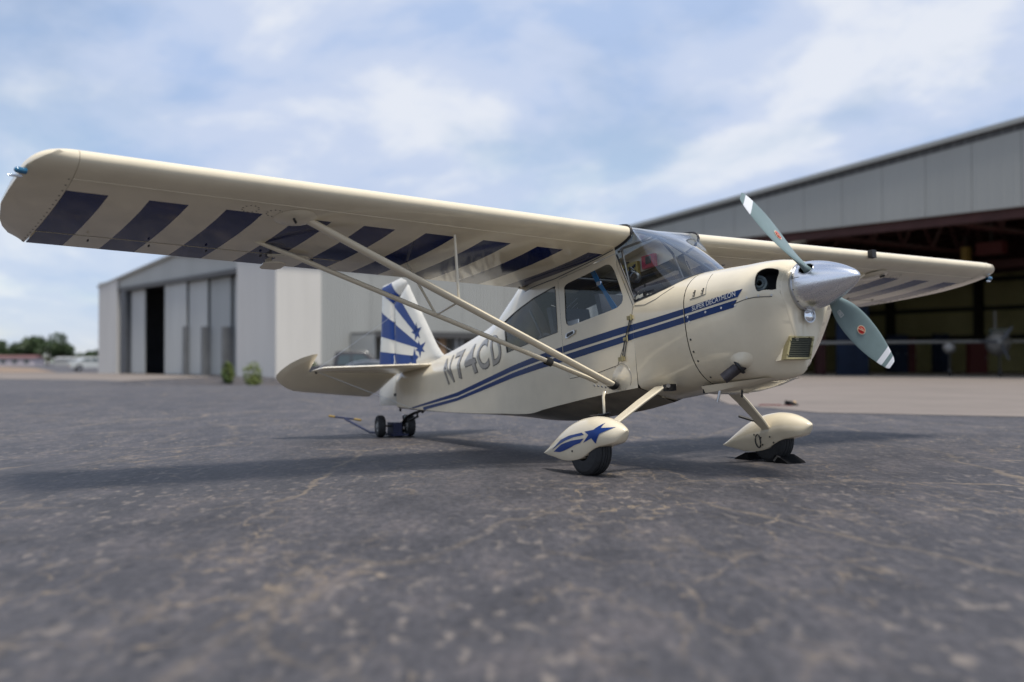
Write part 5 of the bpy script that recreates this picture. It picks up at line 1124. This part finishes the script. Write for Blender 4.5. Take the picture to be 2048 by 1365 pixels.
for bi, e in enumerate(bd):
    tq = Vector((1, 0, 0)).cross(e)            # turns clockwise seen from the cockpit
    def bpt(r, u, w_):
        b = math.radians(pit(r)); cvec = tq * math.cos(b) + Vector((1, 0, 0)) * math.sin(b); nvec = Vector((1, 0, 0)) * math.cos(b) - tq * math.sin(b)
        return Vector((BX, 0, 0)) + e * r + cvec * (u * chd(r)) + nvec * w_
    rr = sorted(set([round(float(r), 4) for r in np.linspace(.07, .9, 44)] + [.775, .825, .862, .782]))
    n = 18; V = []; MI = []; F = []
    for r in rr:
        for j in range(n):
            t = 2 * math.pi * j / n; V.append(bpt(r, .5 * math.cos(t) - .0 + .08 * 0, thk(r) / 2 * math.sin(t) * (1 if r < .16 else (.55 + .6 * (math.cos(t) + 1) / 2))))
    for i in range(len(rr) - 1):
        rm = (rr[i] + rr[i + 1]) / 2
        wht = (.775 < rm < .825 or rm > .862) if bi == 1 else (.782 < rm < .862)
        for j in range(n): F.append((i * n + j, i * n + (j + 1) % n, (i + 1) * n + (j + 1) % n, (i + 1) * n + j)); MI.append(1 if wht else 0)
    F.append(tuple((len(rr) - 1) * n + j for j in range(n))); MI.append(1 if bi == 1 else 0)
    m_ = MB(); m_.v = V; m_.f = F; m_.m = MI; bl = P(m_, 'propeller_blade', ['prop', 'propwhite'], True, angle=50)
    fw = 1 if True else -1
    def disc(r0, a, b_, w_, mt, nm, n=20):
        q = [(r0 + a * math.cos(t), b_ * math.sin(t)) for t in np.linspace(0, 2 * math.pi, n, endpoint=False)]
        P(MB().add([bpt(r, u / chd(r), thk(r) / 2 * 1.0 + w_) for r, u in q], [tuple(range(n))]), nm, mt, False, bl)
    disc(.50, .040, .030, .0015, 'logo_cream', 'maker_badge'); disc(.50, .034, .024, .003, 'logo_red', 'maker_badge')
    P(MB().tube([bpt(.47, -.01 / .2, thk(.5) / 2 + .0045), bpt(.53, .01 / .2, thk(.5) / 2 + .0045)], .002, 6).tube([bpt(.48, .03, thk(.5) / 2 + .0045), bpt(.51, .055, thk(.5) / 2 + .0045)], .0018, 6), 'badge_mark', 'logo_cream', False, bl)
    st = MB()
    for a, b, c2, d2 in ((-.30, -.285, .25, .305), (-.135, -.12, .25, .305), (-.285, -.135, .25, .254), (-.285, -.135, .301, .305)):
        st.add([bpt(r, u, thk(r) / 2 * 1.02 + .002) for r, u in ((c2, a), (d2, a), (d2, b), (c2, b))], [(0, 1, 2, 3)])
    for k in range(4): st.add([bpt(r, u, thk(r) / 2 * 1.02 + .002) for r, u in ((.262, -.265 + k * .032), (.293, -.265 + k * .032), (.293, -.252 + k * .032), (.262, -.252 + k * .032))], [(0, 1, 2, 3)])
    if bi == 1: P(st, 'blade_sticker', 'silver', False, bl)

# ---- cabin interior
P(MB().box((-3.6, -.27, -.53), (-1.35, .27, -.50)), 'cabin_floor', 'interior')
P(MB().add([CABIN.pt(-3.92, s) * np.array([1, k, 1]) * np.array([1, .97, .98]) for k in (-1, 1) for s in np.linspace(0, 1, 14)], [tuple(range(14)) + tuple(range(27, 13, -1))]), 'rear_bulkhead', 'lining')
P(MB().box((-1.80, -.35, -.12), (-1.76, .35, .17)).box((-1.82, -.33, .10), (-1.70, .33, .185)), 'instrument_panel', 'interior')
for k in range(6): P(MB().lathe([(0, .04), (.006, .038), (.006, 0)], (-1.80, -.26 + .104 * k, .05), (-1, 0, 0), 16), 'gauge', 'dark_steel', False)
for x in (-2.42, -3.12):
    s_ = MB(); s_.box((x - .05, -.23, -.36), (x + .42, .23, -.24)); P(s_, 'seat_cushion', 'seat')
    prof = [(0, -.26), (.06, -.24), (-.05, .12), (-.09, .30), (-.15, .30), (-.11, .12), (-.06, -.24)]
    P(MB().prism(prof, lambda a, b, c: (x + a, c, b), -.22, .22), 'seat_back', 'seat')
nt_ = MB()
for k in range(9):
    z_ = -.12 + .045 * k; nt_.tube([(-3.62, .10, z_), (-3.22, .10, z_ + .16)], .0035, 5).tube([(-3.62, .10, z_ + .16), (-3.22, .10, z_)], .0035, 5)
tag(P(nt_, 'cargo_net', 'net', True), kind='stuff')
for x0_, x1_ in ((-3.30, -3.36), (-3.18, -3.26)): P(MB().tube([(x0_, .02, -.15), (x1_, .02, .22)], .012, 8), 'frame_tube', 'net', True)
P(MB().box((-3.20, -.06, .05), (-3.02, -.05, .17)), 'placard', 'propwhite')
P(MB().lathe([(-.03, .10), (-.03, .16), (.03, .16), (.03, .10), (-.03, .10)], (-3.42, -.12, -.06), (0, 1, 0), 20), 'cable_drum', 'tube', True)
tubes = [((-1.97, 0, .70), (-1.34, 0, .27)), ((-1.97, 0, .70), (-2.10, -.28, .60)), ((-2.10, -.28, .60), (-1.92, -.345, .05)), ((-2.10, -.28, .60), (-2.06, -.345, .56)), ((-1.97, 0, .70), (-2.10, .28, .60)), ((-2.10, .28, .60), (-1.92, .345, .05)), ((-1.97, 0, .70), (-1.93, -.33, .705)), ((-1.97, 0, .70), (-1.93, .33, .705)),
         ((-2.86, -.34, .50), (-2.86, .34, .50)), ((-2.2, .345, .50), (-3.3, .345, .46)), ((-2.48, .34, -.35), (-2.22, .345, .02)), ((-2.60, .34, -.35), (-2.55, .345, .42)), ((-3.5, .29, .30), (-2.9, .34, -.30)), ((-3.0, -.33, -.30), (-3.4, -.31, .30)), ((-2.3, .345, .10), (-2.86, .345, .50))]
for a, b in tubes: P(MB().tube([a, b], .011, 8), 'frame_tube', 'tube', True)
yp = MB(); yp.box((-2.83, .315, .475), (-2.60, .345, .640))
yp.v = yp.v
ypo = P(yp, 'switch_panel', 'yellow')
sw = MB()
for i in range(4):
    for j in range(3): sw.box((-2.805 + i * .045 + .008 * (j % 2), .308, .50 + j * .042), (-2.780 + i * .045 + .008 * (j % 2), .316, .520 + j * .042))
sw.box((-2.645, .308, .59), (-2.625, .316, .615)); sw.box((-2.64, .308, .54), (-2.622, .316, .56)); sw.box((-2.76, .30, .635), (-2.72, .33, .655))
P(sw, 'switch', 'interior', False, ypo)
P(MB().box((-2.525, .30, .545), (-2.36, .335, .66)), 'map_pouch', 'red'); P(MB().box((-2.47, .295, .58), (-2.40, .301, .645)), 'pouch_patch', 'dark_steel')
P(MB().lathe([(-.03, .030), (-.02, .048), (.02, .048), (.03, .030)], (-2.60, .24, .50), (.5, -1, .2), 14).lathe([(-.03, .030), (-.02, .048), (.02, .048), (.03, .030)], (-2.53, .22, .47), (.5, -1, .2), 14).tube([(-2.6, .22, .54), (-2.56, .2, .565), (-2.52, .2, .53)], .008, 6), 'headset', 'tube', True)
bl_ = MB(); bp = [(-2.49, -.30, .50), (-2.43, -.305, .42), (-2.387, -.31, .358), (-2.33, -.31, .29), (-2.187, -.315, .10)]; wd = [.026, .026, .024, .018, .030]
V = []
for (x, y, z), w_ in zip(bp, wd): V += [(x - w_, y, z - w_ * .3), (x + w_, y, z + w_ * .3), (x + w_, y + .004, z + w_ * .3), (x - w_, y + .004, z - w_ * .3)]
bl_.add(V, [(i * 4 + j, i * 4 + (j + 1) % 4, (i + 1) * 4 + (j + 1) % 4, (i + 1) * 4 + j) for i in range(4) for j in range(4)])
belt = P(bl_, 'safety_belt', 'beltblue'); P(MB().box((-2.41, -.318, .345), (-2.36, -.303, .375)), 'buckle', 'steel', False, belt)

# ---- small things on the ramp
dl = empty('tail_dolly', (-6.33, -.13, 0), (0, 0, 0), label='two-wheeled blue tail dolly with a long handle under the aircraft tail', cat='dolly')
def dw(y, x):
    t_ = MB().lathe([(-.035, .06), (-.044, .085), (-.040, .110), (-.02, .122), (.02, .122), (.040, .110), (.044, .085), (.035, .06)], (x, y, .122), (.25, 1, 0), 28).build('wheel', 'tyre', dl, True)
    for s in (-1, 1): MB().lathe([(.034 * s, .062), (.026 * s, .050), (.030 * s, .03), (.046 * s, .026), (.046 * s, 0)], (x, y, .122), (.25, 1, 0), 20).build('rim', 'galv', t_, True)
dw(-.19, .03); dw(.17, .06)
MB().tube([(.03, -.19, .122), (.06, .17, .122)], .010, 8).build('axle', 'dark_steel', dl, True)
MB().box((-.05, -.06, .03), (.10, .05, .16)).box((-.10, -.10, .015), (.16, .10, .035)).build('cradle', 'dollyblue', dl)
h0 = Vector((-.05, -.08, .04)); 
hw_ = [b2w((-6.88, -.2, -.565)), b2w((-7.53, -.2, -.355))]; base_ = dl.location
MB().tube([h0, Vector((-.25, -.09, .035)), hw_[0] - base_, hw_[1] - base_], .014, 8).build('handle', 'dollyblue', dl, True)
T0 = hw_[1] - base_; MB().tube([T0 + Vector((-.15, -.06, .02)), T0 + Vector((.13, .06, .0))], .010, 8).build('cross_handle', 'dollyblue', dl, True)
for s, v in ((-1, (-.15, -.06, .02)), (1, (.13, .06, 0))): q = T0 + Vector(v); e = Vector((-.26, -.11, .025)) * (1 if s < 0 else -1); MB().tube([q, q + e.normalized() * .10], .014, 8).build('grip', 'yellowp', dl, True)
# chocks at the far main wheel
def chock(loc, rz, label, stripe, L_=.30, group=None):
    root = empty('wheel_chock', loc, (0, 0, rz), label=label, cat='chock', group=group)
    b = MB(); b.prism([(-.085, 0), (-.070, .014), (.045, .065), (.060, .065), (.075, .02), (.075, 0)], lambda a, b_, c: (a, c, b_), -L_ / 2, L_ / 2); b.build('block', 'chock', root)
    MB().tube([(0, L_ / 2, .05), (.0, L_ / 2 + .03, .06), (0.02, L_ / 2 + .05, .02)], .008, 6).build('rope_loop', 'dark_steel', root, True)
    if stripe: MB().add([(-.045, -L_ * .3, .0492), (-.045, L_ * .3, .0492), (-.02, L_ * .3, .0682), (-.02, -L_ * .3, .0682)], [(3, 2, 1, 0)]).build('stripe', 'orange', root)
    return root
chock((-1.50, .975, 0), math.pi, 'black rubber chock in front of the far main wheel', False, .22)
chock((-1.93, .975, 0), 0, 'black rubber chock behind the far main wheel', False, .22)
cx, cy = -9.78, 10.36
q1 = chock((cx, cy, 0), YAW + math.pi - 1.9, 'striped loose chock lying nearer on the apron right of the aircraft', True, .40, 'spare chocks'); q2 = chock((cx - .24, cy + .20, 0), YAW + math.pi - 1.7, 'striped loose chock lying just behind the other one on the apron', True, .40, 'spare chocks')
q1.scale = q2.scale = (1.3, .8, 1.3)
rp_ = MB().tube([(cx + .25, cy - .30, .012), (cx + .05, cy - .55, .012), (cx - .30, cy - .62, .012), (cx - .5, cy - .35, .012), (cx - .30, cy + .0, .012)], .008, 6).build('rope', 'rope', None, True); tag(rp_, 'thin red rope lying beside the loose chocks', 'rope')
